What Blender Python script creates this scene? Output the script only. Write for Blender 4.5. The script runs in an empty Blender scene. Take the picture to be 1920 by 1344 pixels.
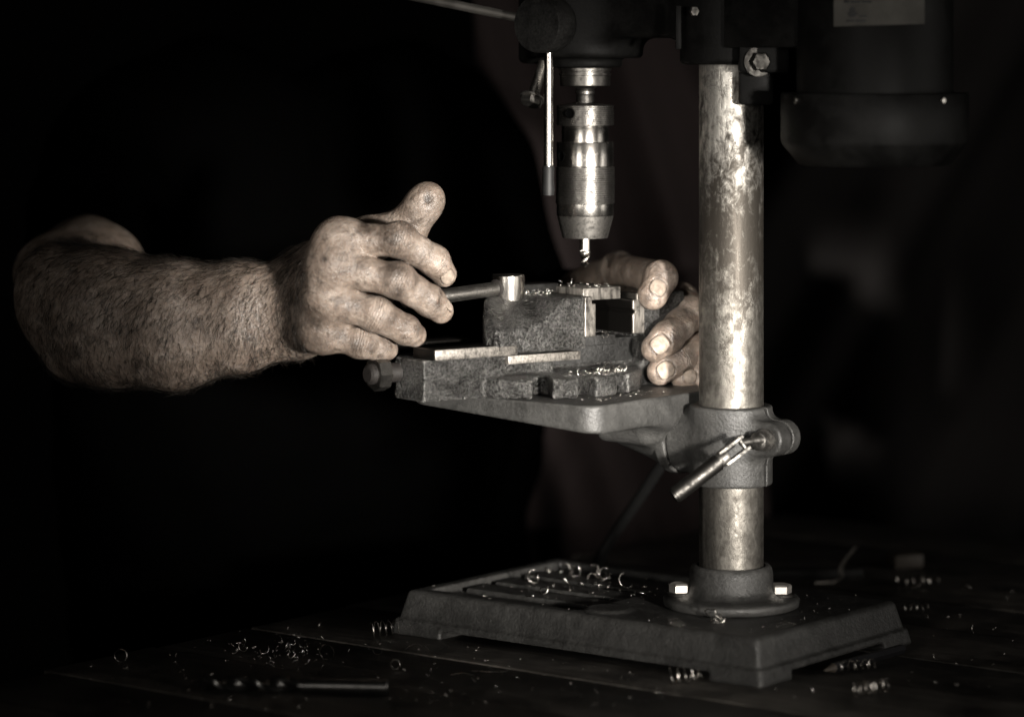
import bpy, bmesh, math, random
import numpy as np
from mathutils import Vector, Matrix
random.seed(7); RNG = np.random.default_rng(7)
R = math.radians
scene = bpy.context.scene

# ------------------------------------------------------------------ camera
# level camera with a lens shift; lengths in metres, bench top at z = 0, +Y away from the camera
F = 5760.0            # focal length in pixels of the 1920 px wide photograph
CZ = 0.466            # camera height above the bench
HY = 100.0            # row of the horizon in the photograph
cam_d = bpy.data.cameras.new("camera"); cam = bpy.data.objects.new("camera", cam_d)
scene.collection.objects.link(cam); scene.camera = cam
cam.location = (0, 0, CZ); cam.rotation_euler = (R(90), 0, 0)
cam_d.sensor_width = 36; cam_d.lens = F / 1920 * 36
cam_d.shift_y = -(672 - HY) / 1920
cam_d.clip_start = 0.05; cam_d.clip_end = 60
cam_d.dof.use_dof = True; cam_d.dof.focus_distance = 2.415; cam_d.dof.aperture_fstop = 2.9

# ------------------------------------------------------------------ world, lamps, exposure
w = bpy.data.worlds.new("World"); scene.world = w; w.use_nodes = True
w.node_tree.nodes["Background"].inputs[0].default_value = (0.5, 0.47, 0.44, 1)
w.node_tree.nodes["Background"].inputs[1].default_value = 0.0007

def aim(o, target):
    o.rotation_euler = (Vector(target) - o.location).to_track_quat('-Z', 'Y').to_euler()

def area_lamp(name, loc, target, sx, sy, power, col, spread=180):
    l = bpy.data.lights.new(name, 'AREA'); l.shape = 'RECTANGLE'; l.size = sx; l.size_y = sy
    l.energy = power; l.color = col; l.spread = R(spread)
    o = bpy.data.objects.new(name, l); scene.collection.objects.link(o); o.location = loc; aim(o, target); return o

def spot_lamp(name, loc, target, cone, blend, radius, power, col):
    l = bpy.data.lights.new(name, 'SPOT'); l.spot_size = R(cone); l.spot_blend = blend
    l.shadow_soft_size = radius; l.energy = power; l.color = col
    o = bpy.data.objects.new(name, l); scene.collection.objects.link(o); o.location = loc; aim(o, target); return o

WARM = (1.0, 0.945, 0.87)
spot_lamp("work_lamp", (1.02, 0.00, 0.34), (0.03, 2.40, 0.240), 11.8, 1.0, 0.10, 1260, WARM)
spot_lamp("hand_fill_spot", (-0.52, -0.10, 0.46), (0.112, 2.47, 0.226), 3.2, 1.0, 0.08, 800, WARM)  # added fill spot; lifts the left hand out of the column's shadow
area_lamp("window_light_left", (-0.97, -0.05, 0.55), (0.19, 2.42, 0.38), 0.9, 1.0, 0.6, WARM, 22)
area_lamp("window_light_right", (1.95, 1.70, 0.32), (0.08, 2.44, 0.25), 1.7, 0.8, 1.5, WARM, 60)

vs = scene.view_settings
vs.view_transform = 'Standard'; vs.look = 'None'; vs.exposure = 0.0; vs.gamma = 1.0; vs.use_curve_mapping = False
scene.cycles.use_denoising = True
scene.cycles.max_bounces = 6; scene.cycles.caustics_reflective = False

# ------------------------------------------------------------------ frames
def V3(*a): return np.array(a, dtype=float)
def P(px, py, d): return V3((px - 960) * d / F, d, CZ - (py - HY) * d / F)
COL = V3(0.17125, 2.4, 0)                 # column axis on the bench
U = V3(-0.79, 0.613, 0); U /= np.linalg.norm(U)      # from the column towards the drill
Vv = V3(U[1], -U[0], 0)                   # across the machine, away from the camera
ZZ = V3(0, 0, 1)
DR = COL + 0.1419 * U                     # spindle axis
EX = V3(0.81, 0.586, 0); EX /= np.linalg.norm(EX)    # vise, along
EY = V3(-EX[1], EX[0], 0)                 # vise, across, away from the camera
def mach(s, t, z): return COL + s * U + t * Vv + z * ZZ
def vise(a, y, z): return V3(DR[0], DR[1], 0) + a * EX + y * EY + z * ZZ
def unit(v): v = np.asarray(v, float); return v / np.linalg.norm(v)

# ------------------------------------------------------------------ materials
MATS = {}
def nmat(name):
    m = bpy.data.materials.new(name); m.use_nodes = True; MATS[name] = m
    nt = m.node_tree; return m, nt, nt.nodes["Principled BSDF"]
def nn(nt, t, **kw):
    n = nt.nodes.new(t)
    for k, v in kw.items(): setattr(n, k, v)
    return n
def noise(nt, scale, detail=4, rough=0.55, stretch=None, dist=0.0):
    tc = nn(nt, 'ShaderNodeTexCoord'); mp = nn(nt, 'ShaderNodeMapping')
    nt.links.new(tc.outputs['Object'], mp.inputs[0])
    if stretch: mp.inputs['Scale'].default_value = stretch
    n = nn(nt, 'ShaderNodeTexNoise'); n.inputs['Scale'].default_value = scale
    n.inputs['Detail'].default_value = detail; n.inputs['Roughness'].default_value = rough
    n.inputs['Distortion'].default_value = dist
    nt.links.new(mp.outputs[0], n.inputs['Vector']); return n.outputs['Fac']
def ramp(nt, fac, stops):
    r = nn(nt, 'ShaderNodeValToRGB'); e = r.color_ramp.elements
    e[0].position, e[0].color = stops[0][0], (*stops[0][1], 1)
    e[1].position, e[1].color = stops[-1][0], (*stops[-1][1], 1)
    for p, c in stops[1:-1]:
        x = e.new(p); x.color = (*c, 1)
    nt.links.new(fac, r.inputs[0]); return r.outputs[0]
def rng(nt, fac, a, b, c, d):
    m = nn(nt, 'ShaderNodeMapRange'); m.inputs[1].default_value = a; m.inputs[2].default_value = b
    m.inputs[3].default_value = c; m.inputs[4].default_value = d
    nt.links.new(fac, m.inputs[0]); return m.outputs[0]
def mth(nt, op, a, b=None):
    m = nn(nt, 'ShaderNodeMath', operation=op)
    for i, x in enumerate((a, b)):
        if x is None: continue
        if isinstance(x, (int, float)): m.inputs[i].default_value = x
        else: nt.links.new(x, m.inputs[i])
    return m.outputs[0]
def mixc(nt, fac, a, b, mode='MIX'):
    m = nn(nt, 'ShaderNodeMix', data_type='RGBA', blend_type=mode)
    if isinstance(fac, (int, float)): m.inputs[0].default_value = fac
    else: nt.links.new(fac, m.inputs[0])
    for i, x in ((6, a), (7, b)):
        if isinstance(x, tuple): m.inputs[i].default_value = (*x, 1)
        else: nt.links.new(x, m.inputs[i])
    return m.outputs[2]
def bump(nt, bsdf, h, dist, strength=1.0, prev=None):
    b = nn(nt, 'ShaderNodeBump'); b.inputs['Strength'].default_value = strength; b.inputs['Distance'].default_value = dist
    nt.links.new(h, b.inputs['Height'])
    if prev is not None: nt.links.new(prev, b.inputs['Normal'])
    nt.links.new(b.outputs[0], bsdf.inputs['Normal']); return b.outputs[0]
def g3(v, t=(1, 0.97, 0.92)): return (v * t[0], v * t[1], v * t[2])

def mat_cast(name, lo, hi, rough, metal, scale, bd, tint=(1, 0.985, 0.95), dl=0.5, wear=0.0, lump=0.0, lim=(0.30, 0.72)):
    m, nt, b = nmat(name)
    n1 = noise(nt, scale, 5, 0.62); n2 = noise(nt, 38, 6, 0.68, None, 0.4)
    c1 = ramp(nt, n1, [(lim[0], g3(lo, tint)), (lim[1], g3(hi, tint))])
    dirt = rng(nt, n2, 0.40, 0.60, dl, 1.0)
    col = mixc(nt, 1.0, c1, dirt, 'MULTIPLY')
    if wear:
        ge = nn(nt, 'ShaderNodeNewGeometry')
        pt = mth(nt, 'ADD', ge.outputs['Pointiness'], mth(nt, 'MULTIPLY', mth(nt, 'SUBTRACT', noise(nt, 210, 4, 0.7), 0.5), 0.10))
        wf = rng(nt, pt, 0.535, 0.60, 0.0, wear)
        col = mixc(nt, wf, col, g3(max(hi * 2.8, 0.16), tint))
        fleck = rng(nt, noise(nt, 330, 3, 0.7), 0.70, 0.74, 0.0, 0.5)
        col = mixc(nt, fleck, col, g3(hi * 2.2, tint))
    nt.links.new(col, b.inputs['Base Color'])
    b.inputs['Metallic'].default_value = metal
    nt.links.new(rng(nt, n2, 0.3, 0.7, rough - 0.06, rough + 0.12), b.inputs['Roughness'])
    p = bump(nt, b, n1, bd, 0.9)
    if lump: p = bump(nt, b, noise(nt, 110, 4, 0.6), lump, 0.8, p)
    bump(nt, b, noise(nt, scale * 3.2, 3, 0.5), bd * 0.3, 0.8, p)
    return m
mat_cast('cast_iron', 0.018, 0.215, 0.29, 0.85, 470, 0.0040, dl=0.38, wear=0.95, lump=0.0010, lim=(0.34, 0.68))
mat_cast('cast_iron_dark', 0.010, 0.034, 0.50, 0.4, 420, 0.0009)
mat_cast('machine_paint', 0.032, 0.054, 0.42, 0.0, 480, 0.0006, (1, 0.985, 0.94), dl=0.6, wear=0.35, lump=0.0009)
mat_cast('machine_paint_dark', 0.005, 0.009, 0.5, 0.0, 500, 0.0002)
mat_cast('black_oxide', 0.012, 0.03, 0.42, 0.3, 500, 0.00012)
for k_ in ('machine_paint_dark', 'black_oxide'): MATS[k_].node_tree.nodes['Principled BSDF'].inputs['Specular IOR Level'].default_value = 0.1

def mat_steel(name, lo, hi, rough, scale=60, stretch=(1, 1, 1), dirt_lo=0.38, dirt_hi=0.6, dirt=0.12, bd=0.00012, tint=(1, 0.955, 0.89)):
    m, nt, b = nmat(name)
    n1 = noise(nt, scale, 6, 0.62, stretch, 0.3); n2 = noise(nt, 900, 3, 0.6, stretch)
    base = ramp(nt, n1, [(0.25, g3(lo, tint)), (0.75, g3(hi, tint))])
    spots = rng(nt, noise(nt, scale * 2.3, 5, 0.7, stretch), dirt_lo, dirt_hi, dirt, 1.0)
    nt.links.new(mixc(nt, 1.0, base, spots, 'MULTIPLY'), b.inputs['Base Color'])
    b.inputs['Metallic'].default_value = 1.0
    nt.links.new(mth(nt, 'ADD', rng(nt, n1, 0.3, 0.7, rough + 0.14, rough), rng(nt, spots, 0.2, 1, 0.2, 0.0)), b.inputs['Roughness'])
    bump(nt, b, n2, bd, 0.6)
    return m
mat_steel('bright_steel', 0.34, 0.48, 0.17, 40, dirt_lo=0.30, dirt_hi=0.40, dirt=0.45)
mat_steel('drill_steel', 0.75, 0.9, 0.12, 60, dirt_lo=0.2, dirt_hi=0.3, dirt=0.6)
mat_steel('chuck_knurl', 0.10, 0.20, 0.30, 90, dirt_lo=0.34, dirt_hi=0.5, dirt=0.4)
mat_steel('dull_steel', 0.16, 0.4, 0.34, 110, dirt=0.2)
mat_steel('dark_steel', 0.05, 0.10, 0.34, 110, dirt=0.4)
mat_steel('shaving_steel', 0.6, 0.9, 0.2, 200, dirt_lo=0.1, dirt_hi=0.2, dirt=0.7)

def mat_brushed(name, lo, hi, direction):
    m, nt, b = nmat(name)
    n = noise(nt, 1.0, 3, 0.6, direction); n2 = noise(nt, 140, 4, 0.65)
    c = ramp(nt, n, [(0.33, g3(lo, (1, 0.93, 0.84))), (0.68, g3(hi, (1, 0.93, 0.84)))])
    nt.links.new(mixc(nt, 1.0, c, rng(nt, n2, 0.34, 0.5, 0.3, 1.0), 'MULTIPLY'), b.inputs['Base Color'])
    b.inputs['Metallic'].default_value = 0.8; b.inputs['Roughness'].default_value = 0.42
    bump(nt, b, n, 0.0003, 0.7); return m
mat_brushed('ground_steel', 0.14, 0.40, (900, 200, 500))
mat_brushed('jaw_steel', 0.10, 0.34, (500, 240, 90))
def shade_inside(name):
    # shade of the jaw gap and rail tops painted black, near ends left bare
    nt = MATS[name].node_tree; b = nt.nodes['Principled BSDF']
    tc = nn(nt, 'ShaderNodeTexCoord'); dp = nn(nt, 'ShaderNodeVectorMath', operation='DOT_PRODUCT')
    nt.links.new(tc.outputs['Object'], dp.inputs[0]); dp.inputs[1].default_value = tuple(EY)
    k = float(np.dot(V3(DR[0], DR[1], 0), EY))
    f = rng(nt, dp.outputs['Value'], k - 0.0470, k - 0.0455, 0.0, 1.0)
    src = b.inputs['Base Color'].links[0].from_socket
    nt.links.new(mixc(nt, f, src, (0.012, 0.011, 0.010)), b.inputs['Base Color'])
shade_inside('jaw_steel')
mat_brushed('rail_steel', 0.13, 0.36, (900, 200, 500)); shade_inside('rail_steel')
mat_brushed('milled_steel', 0.09, 0.34, (330, 160, 60))

# column: worn steel tube with dark patina patches
def mat_column():
    m, nt, b = nmat('column_steel')
    tc = nn(nt, 'ShaderNodeTexCoord'); sep = nn(nt, 'ShaderNodeSeparateXYZ'); nt.links.new(tc.outputs['Object'], sep.inputs[0])
    big = noise(nt, 34, 8, 0.72, (1, 1, 0.5), 0.9); mid = noise(nt, 150, 7, 0.72, (1, 1, 0.75), 0.5); fine = noise(nt, 420, 4, 0.6)
    streak = noise(nt, 1, 4, 0.6, (330, 330, 14))
    # rusty patina lies thickest on the stretch above the clamp that the head has slid over
    band = nn(nt, 'ShaderNodeValToRGB'); e = band.color_ramp.elements
    e[0].position = 0.16; e[0].color = (0.0,) * 3 + (1,); e[1].position = 0.46; e[1].color = (0.06,) * 3 + (1,)
    for p_, v_ in ((0.235, 0.0), (0.275, 0.12), (0.325, 0.22), (0.385, 0.13)):
        x = e.new(p_); x.color = (v_, v_, v_, 1)
    nt.links.new(sep.outputs[2], band.inputs[0])
    f = mth(nt, 'ADD', mth(nt, 'MULTIPLY', big, 0.55), mth(nt, 'MULTIPLY', mid, 0.45))
    f = mth(nt, 'SUBTRACT', f, band.outputs[0])
    f = mth(nt, 'ADD', f, mth(nt, 'MULTIPLY', mth(nt, 'SUBTRACT', streak, 0.5), 0.16))
    clean = mth(nt, 'MULTIPLY', rng(nt, f, 0.31, 0.45, 0.0, 1.0), rng(nt, mid, 0.3, 0.6, 0.6, 1.0))
    tint = mixc(nt, rng(nt, mid, 0.35, 0.65, 0, 1), (0.09, 0.084, 0.075), (0.23, 0.217, 0.195))
    tint = mixc(nt, rng(nt, mth(nt, 'ADD', sep.outputs[2], mth(nt, 'MULTIPLY', mth(nt, 'SUBTRACT', big, 0.5), 0.12)), 0.345, 0.40, 0.0, 1.0), tint, (0.62, 0.595, 0.55))
    nt.links.new(mixc(nt, clean, (0.05, 0.044, 0.037), tint), b.inputs['Base Color'])
    nt.links.new(rng(nt, clean, 0, 1, 0.75, 0.95), b.inputs['Metallic'])
    nt.links.new(mth(nt, 'ADD', rng(nt, clean, 0, 1, 0.50, 0.42), rng(nt, streak, 0.3, 0.7, -0.05, 0.12)), b.inputs['Roughness'])
    p = bump(nt, b, clean, 0.0003, 0.6); bump(nt, b, fine, 0.00025, 0.6, p)
mat_column()

def mat_skin(name, dirtier=0.0):
    m, nt, b = nmat(name)
    n1 = noise(nt, 55, 5, 0.62); n2 = noise(nt, 190, 5, 0.6); n3 = noise(nt, 900, 3, 0.6); n4 = noise(nt, 110, 6, 0.72, None, 0.7)
    base = ramp(nt, n1, [(0.30, (0.17, 0.13, 0.105)), (0.50, (0.275, 0.218, 0.178)), (0.68, (0.41, 0.34, 0.29))])
    mott = mth(nt, 'MULTIPLY', rng(nt, n2, 0.35, 0.65, 0.84, 1.08), rng(nt, noise(nt, 85, 6, 0.7, None, 1.2), 0.34, 0.50, 0.50, 1.0))
    c = mixc(nt, 1.0, base, mott, 'MULTIPLY')
    grime = rng(nt, n4, 0.56 - dirtier, 0.70 - dirtier, 0.0, 0.75)
    at = nn(nt, 'ShaderNodeAttribute'); at.attribute_name = 'crease'
    sw = nn(nt, 'ShaderNodeAttribute'); sw.attribute_name = 'along'
    ph = mth(nt, 'ADD', mth(nt, 'MULTIPLY', sw.outputs['Fac'], 2900.0), mth(nt, 'MULTIPLY', n2, 16.0))
    wr = mth(nt, 'POWER', mth(nt, 'ABSOLUTE', mth(nt, 'SINE', mth(nt, 'MULTIPLY', ph, 0.5))), 0.5)
    line = mth(nt, 'MULTIPLY', mth(nt, 'SUBTRACT', 1.0, wr), at.outputs['Fac'])
    rim = nn(nt, 'ShaderNodeAttribute'); rim.attribute_name = 'rim'
    smg_shade = nn(nt, 'ShaderNodeAttribute'); smg_shade.attribute_name = 'smudge_shade'
    sf = mth(nt, 'MULTIPLY', smg_shade.outputs['Fac'], rng(nt, noise(nt, 170, 6, 0.7, None, 0.8), 0.32, 0.52, 0.35, 1.0))
    c = mixc(nt, sf, c, (0.040, 0.030, 0.024))
    c = mixc(nt, mth(nt, 'MAXIMUM', rim.outputs['Fac'], mth(nt, 'MAXIMUM', grime, mth(nt, 'MULTIPLY', line, 0.55))), c, (0.045, 0.033, 0.026))
    nt.links.new(c, b.inputs['Base Color'])
    nt.links.new(rng(nt, n2, 0.3, 0.7, 0.30, 0.46), b.inputs['Roughness'])
    b.inputs['Specular IOR Level'].default_value = 0.65; b.inputs['Subsurface Weight'].default_value = 0.08; b.inputs['Subsurface Radius'].default_value = (1, 0.45, 0.25)
    b.inputs['Subsurface Scale'].default_value = 0.004
    vor = nn(nt, 'ShaderNodeTexVoronoi', feature='DISTANCE_TO_EDGE'); vor.inputs['Scale'].default_value = 620
    tc = nn(nt, 'ShaderNodeTexCoord'); nt.links.new(tc.outputs['Object'], vor.inputs['Vector'])
    h = mth(nt, 'ADD', mth(nt, 'MULTIPLY', vor.outputs['Distance'], 0.6), n3)
    p = bump(nt, b, h, 0.00028, 0.7)
    p = bump(nt, b, mth(nt, 'MULTIPLY', line, -1.0), 0.0006, 1.0, p)
    p = bump(nt, b, n2, 0.0026, 0.6, p); bump(nt, b, noise(nt, 430, 4, 0.6, None, 0.6), 0.0010, 0.7, p)
    return m
mat_skin('skin', 0.02)
def simple(name, col, rough, metal=0.0, bscale=None, bd=0.0, var=0.25):
    m, nt, b = nmat(name)
    n1 = noise(nt, bscale or 60, 4, 0.6)
    lo = tuple(c * (1 - var) for c in col); hi = tuple(c * (1 + var) for c in col)
    nt.links.new(ramp(nt, n1, [(0.3, lo), (0.7, hi)]), b.inputs['Base Color'])
    b.inputs['Roughness'].default_value = rough; b.inputs['Metallic'].default_value = metal
    if bd: bump(nt, b, n1, bd, 0.8)
    return m
simple('nail', (0.27, 0.222, 0.182), 0.48, 0, 260, 0.0002, 0.4)
simple('hair', (0.022, 0.017, 0.013), 0.5)
simple('shirt_cloth', (0.0005, 0.0005, 0.0005), 0.95, 0, 800, 0.0003)
MATS['shirt_cloth'].node_tree.nodes['Principled BSDF'].inputs['Specular IOR Level'].default_value = 0.0
simple('curtain_cloth', (0.024, 0.021, 0.0205), 0.95, 0, 500, 0.0004)
simple('red_cloth', (0.036, 0.025, 0.0245), 0.95, 0, 500, 0.0004)
simple('rubber', (0.005, 0.005, 0.005), 0.6, 0, 300, 0.0001)
simple('paper', (0.11, 0.106, 0.096), 0.6, 0, 60, 0)
simple('ink', (0.006, 0.006, 0.006), 0.6)
simple('pale_wood', (0.07, 0.058, 0.046), 0.6, 0, 300, 0.0002)
simple('dark_lacquer', (0.02, 0.02, 0.022), 0.3, 0, 200, 0)
simple('hole_shade', (0.002, 0.002, 0.002), 0.95)
MATS['hole_shade'].node_tree.nodes['Principled BSDF'].inputs['Specular IOR Level'].default_value = 0.0
mat_steel('worn_bar', 0.30, 0.52, 0.27, 120, dirt_lo=0.36, dirt_hi=0.5, dirt=0.35)
mat_steel('bolt_steel', 0.75, 0.9, 0.42, 60, dirt_lo=0.2, dirt_hi=0.3, dirt=0.6)
simple('tool_black', (0.09, 0.088, 0.085), 0.28, 0.9, 120, 0.00008)
simple('grime', (0.012, 0.010, 0.009), 0.6, 0, 400, 0.0005, 0.5)
def mat_plank(i):
    m, nt, b = nmat('bench_wood_%d' % i)
    k = (1.0, 0.55, 1.25, 0.8)[i]
    ang = math.atan2(U[1], U[0])
    tc = nn(nt, 'ShaderNodeTexCoord'); mp = nn(nt, 'ShaderNodeMapping'); nt.links.new(tc.outputs['Object'], mp.inputs[0])
    mp.inputs['Rotation'].default_value = (0, 0, -ang)
    mp2 = nn(nt, 'ShaderNodeMapping'); nt.links.new(mp.outputs[0], mp2.inputs[0]); mp2.inputs['Scale'].default_value = (12, 160, 160)
    n = nn(nt, 'ShaderNodeTexNoise'); n.inputs['Scale'].default_value = 1; n.inputs['Detail'].default_value = 6
    nt.links.new(mp2.outputs[0], n.inputs['Vector'])
    st = noise(nt, 16, 6, 0.7)
    c = ramp(nt, n.outputs[0], [(0.3, (0.055 * k, 0.050 * k, 0.044 * k)), (0.7, (0.13 * k, 0.118 * k, 0.104 * k))])
    nt.links.new(mixc(nt, 1.0, c, rng(nt, st, 0.38, 0.6, 0.25, 1.1), 'MULTIPLY'), b.inputs['Base Color'])
    nt.links.new(rng(nt, st, 0.3, 0.7, 0.42, 0.7), b.inputs['Roughness'])
    p = bump(nt, b, n.outputs[0], 0.0005, 0.7); bump(nt, b, noise(nt, 700, 4, 0.7), 0.0004, 0.6, p)
for i in range(4): mat_plank(i)

# ------------------------------------------------------------------ object helpers
COLL = scene.collection
def empty(name, loc, label=None, cat=None, group=None):
    o = bpy.data.objects.new(name, None); COLL.objects.link(o); o.location = Vector(loc); o.empty_display_size = 0.05
    tag(o, label, cat, group); return o
def tag(o, label=None, cat=None, group=None, kind=None):
    if label: o['label'] = label
    if cat: o['category'] = cat
    if group: o['group'] = group
    if kind: o['kind'] = kind
    return o
ORIG = {}
def adopt(o, parent):
    if parent is None: return
    o.parent = parent
    o.matrix_parent_inverse = Matrix.Translation(-Vector(ORIG.get(parent.name, tuple(parent.location))))
def mesh_obj(name, verts, faces, mat, parent=None, smooth=True, angle=None, mats=None):
    me = bpy.data.meshes.new(name)
    if isinstance(verts, np.ndarray): verts = verts.astype(float).tolist()
    if isinstance(faces, np.ndarray): faces = faces.tolist()
    me.from_pydata(verts, [], faces); me.validate(); me.update()
    me.materials.append(MATS[mat])
    if smooth:
        me.polygons.foreach_set('use_smooth', [True] * len(me.polygons))
        if angle: me.set_sharp_from_angle(angle=R(angle))
    o = bpy.data.objects.new(name, me); COLL.objects.link(o)
    ORIG[o.name] = (0, 0, 0)
    adopt(o, parent); return o
def frame_from(axis, hint=(0, 0, 1)):
    z = unit(axis); h = np.asarray(hint, float)
    if abs(np.dot(z, h)) > 0.95: h = V3(1, 0, 0)
    x = unit(np.cross(h, z)); y = np.cross(z, x); return x, y, z
def lathe_data(profile, origin, axis, seg=48, hint=(0, 0, 1), rot=0.0):
    x, y, z = frame_from(axis, hint); o = np.asarray(origin, float)
    vs, fs = [], []
    for j, (r, h) in enumerate(profile):
        for i in range(seg):
            a = 2 * math.pi * i / seg + R(rot)
            vs.append(o + z * h + (x * math.cos(a) + y * math.sin(a)) * r)
    n = len(profile)
    for j in range(n - 1):
        for i in range(seg):
            k = (i + 1) % seg
            fs.append((j * seg + i, j * seg + k, (j + 1) * seg + k, (j + 1) * seg + i))
    fs.append(tuple(range(seg - 1, -1, -1))); fs.append(tuple((n - 1) * seg + i for i in range(seg)))
    return np.array(vs), fs
def lathe(name, profile, origin, axis, mat, parent=None, seg=48, angle=32):
    v, f = lathe_data(profile, origin, axis, seg)
    return mesh_obj(name, v, f, mat, parent, True, angle)
def tube_data(pts, rad, seg=10, flat=1.0, closed_caps=True):
    pts = [np.asarray(p, float) for p in pts]; n = len(pts)
    rads = rad if hasattr(rad, '__len__') else [rad] * n
    vs, fs = [], []; x = None
    for i in range(n):
        t = unit(pts[min(i + 1, n - 1)] - pts[max(i - 1, 0)])
        if x is None: x, y, _ = frame_from(t)
        else:
            x = unit(x - t * np.dot(x, t)); y = np.cross(t, x)
        for k in range(seg):
            a = 2 * math.pi * k / seg
            vs.append(pts[i] + (x * math.cos(a) + y * math.sin(a) * flat) * rads[i])
    for i in range(n - 1):
        for k in range(seg):
            l = (k + 1) % seg
            fs.append((i * seg + k, i * seg + l, (i + 1) * seg + l, (i + 1) * seg + k))
    fs.append(tuple(range(seg - 1, -1, -1))); fs.append(tuple((n - 1) * seg + i for i in range(seg)))
    return np.array(vs), fs
def tube(name, pts, rad, mat, parent=None, seg=12, flat=1.0, angle=40):
    v, f = tube_data(pts, rad, seg, flat); return mesh_obj(name, v, f, mat, parent, True, angle)
def box(name, c, ax, half, mat, parent=None, bev=0.001, segs=2):
    bm = bmesh.new(); bmesh.ops.create_cube(bm, size=2)
    for v in bm.verts:
        v.co = Vector(np.asarray(c) + ax[0] * half[0] * v.co.x + ax[1] * half[1] * v.co.y + ax[2] * half[2] * v.co.z)
    bmesh.ops.recalc_face_normals(bm, faces=bm.faces)
    if bev: bmesh.ops.bevel(bm, geom=bm.edges[:], offset=bev, segments=segs, profile=0.5, affect='EDGES')
    me = bpy.data.meshes.new(name); bm.to_mesh(me); bm.free(); me.materials.append(MATS[mat])
    me.polygons.foreach_set('use_smooth', [True] * len(me.polygons)); me.set_sharp_from_angle(angle=R(30))
    o = bpy.data.objects.new(name, me); COLL.objects.link(o); ORIG[o.name] = (0, 0, 0); adopt(o, parent); return o
def join_data(parts):
    vs, fs, n = [], [], 0
    for v, f in parts:
        vs.append(np.asarray(v)); fs += [tuple(i + n for i in q) for q in f]; n += len(v)
    return np.concatenate(vs), fs
VAX = (EX, EY, ZZ); MAX_ = (U, Vv, ZZ)

def hex_bolt(name, pos, axis, r_head, h_head, mat, parent, washer=0.0, shank=None, rot=0.0):
    """hex head standing on pos along axis, washer below it, optional threaded shank (r, length) going the other way"""
    x, y, z = frame_from(axis); pos = np.asarray(pos, float)
    prof = [(r_head * 0.92, 0), (r_head, 0.0006), (r_head, h_head * 0.82), (r_head * 0.86, h_head)]
    vs, fs = lathe_data(prof, pos + z * 0.0022 * (washer > 0), axis, 6, rot=rot)
    o = mesh_obj(name, vs, fs, mat, parent, False)
    if washer: 
        wv, wf = lathe_data([(washer, 0), (washer, 0.0017), (washer * 0.97, 0.0020)], pos + z * 0.0002, axis, 32)
        wsh = mesh_obj('washer', wv, wf, 'dark_steel', o, True, 30)
    if shank:
        r, L = shank; pr = []; p = 0.0019; k = int(L / p)
        for i in range(k):
            pr += [(r * 0.84, -L + i * p), (r, -L + i * p + p * 0.5)]
        pr += [(r * 0.9, 0.0)]
        v2, f2 = lathe_data(pr, pos, axis, 20); mesh_obj('threaded_shank', v2, f2, mat, o, True, 60)
    return o

# ------------------------------------------------------------------ signed distance modelling for castings and bodies
def rcone(p, a, b, r1, r2):
    ba = b - a; pa = p - a
    h = np.clip(pa @ ba / (ba @ ba), 0, 1)
    d = pa - h[:, None] * ba
    return np.sqrt(np.einsum('ij,ij->i', d, d)) - (r1 + (r2 - r1) * h)
def smin(a, b, k):
    h = np.maximum(k - np.abs(a - b), 0) / k; return np.minimum(a, b) - h * h * k * 0.25
def smax(a, b, k): return -smin(-a, -b, k)
def loc(p, o, ax):
    q = p - np.asarray(o); return np.stack([q @ ax[0], q @ ax[1], q @ ax[2]], 1)
def sbox(q, c, half, r=0.002):
    d = np.abs(q - np.asarray(c)) - (np.asarray(half) - r)
    return np.sqrt((np.maximum(d, 0) ** 2).sum(1)) + np.minimum(d.max(1), 0) - r
def rbox(q, lo, hi, r=0.002):
    lo = np.asarray(lo, float); hi = np.asarray(hi, float); return sbox(q, (lo + hi) / 2, (hi - lo) / 2, r)
def scyl(q, c, r, z0, z1, axis=2, rr=0.002):
    o = [i for i in range(3) if i != axis]
    d0 = np.hypot(q[:, o[0]] - c[0], q[:, o[1]] - c[1]) - r + rr
    d1 = np.abs(q[:, axis] - (z0 + z1) / 2) - (z1 - z0) / 2 + rr
    return np.minimum(np.maximum(d0, d1), 0) + np.hypot(np.maximum(d0, 0), np.maximum(d1, 0)) - rr
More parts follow.
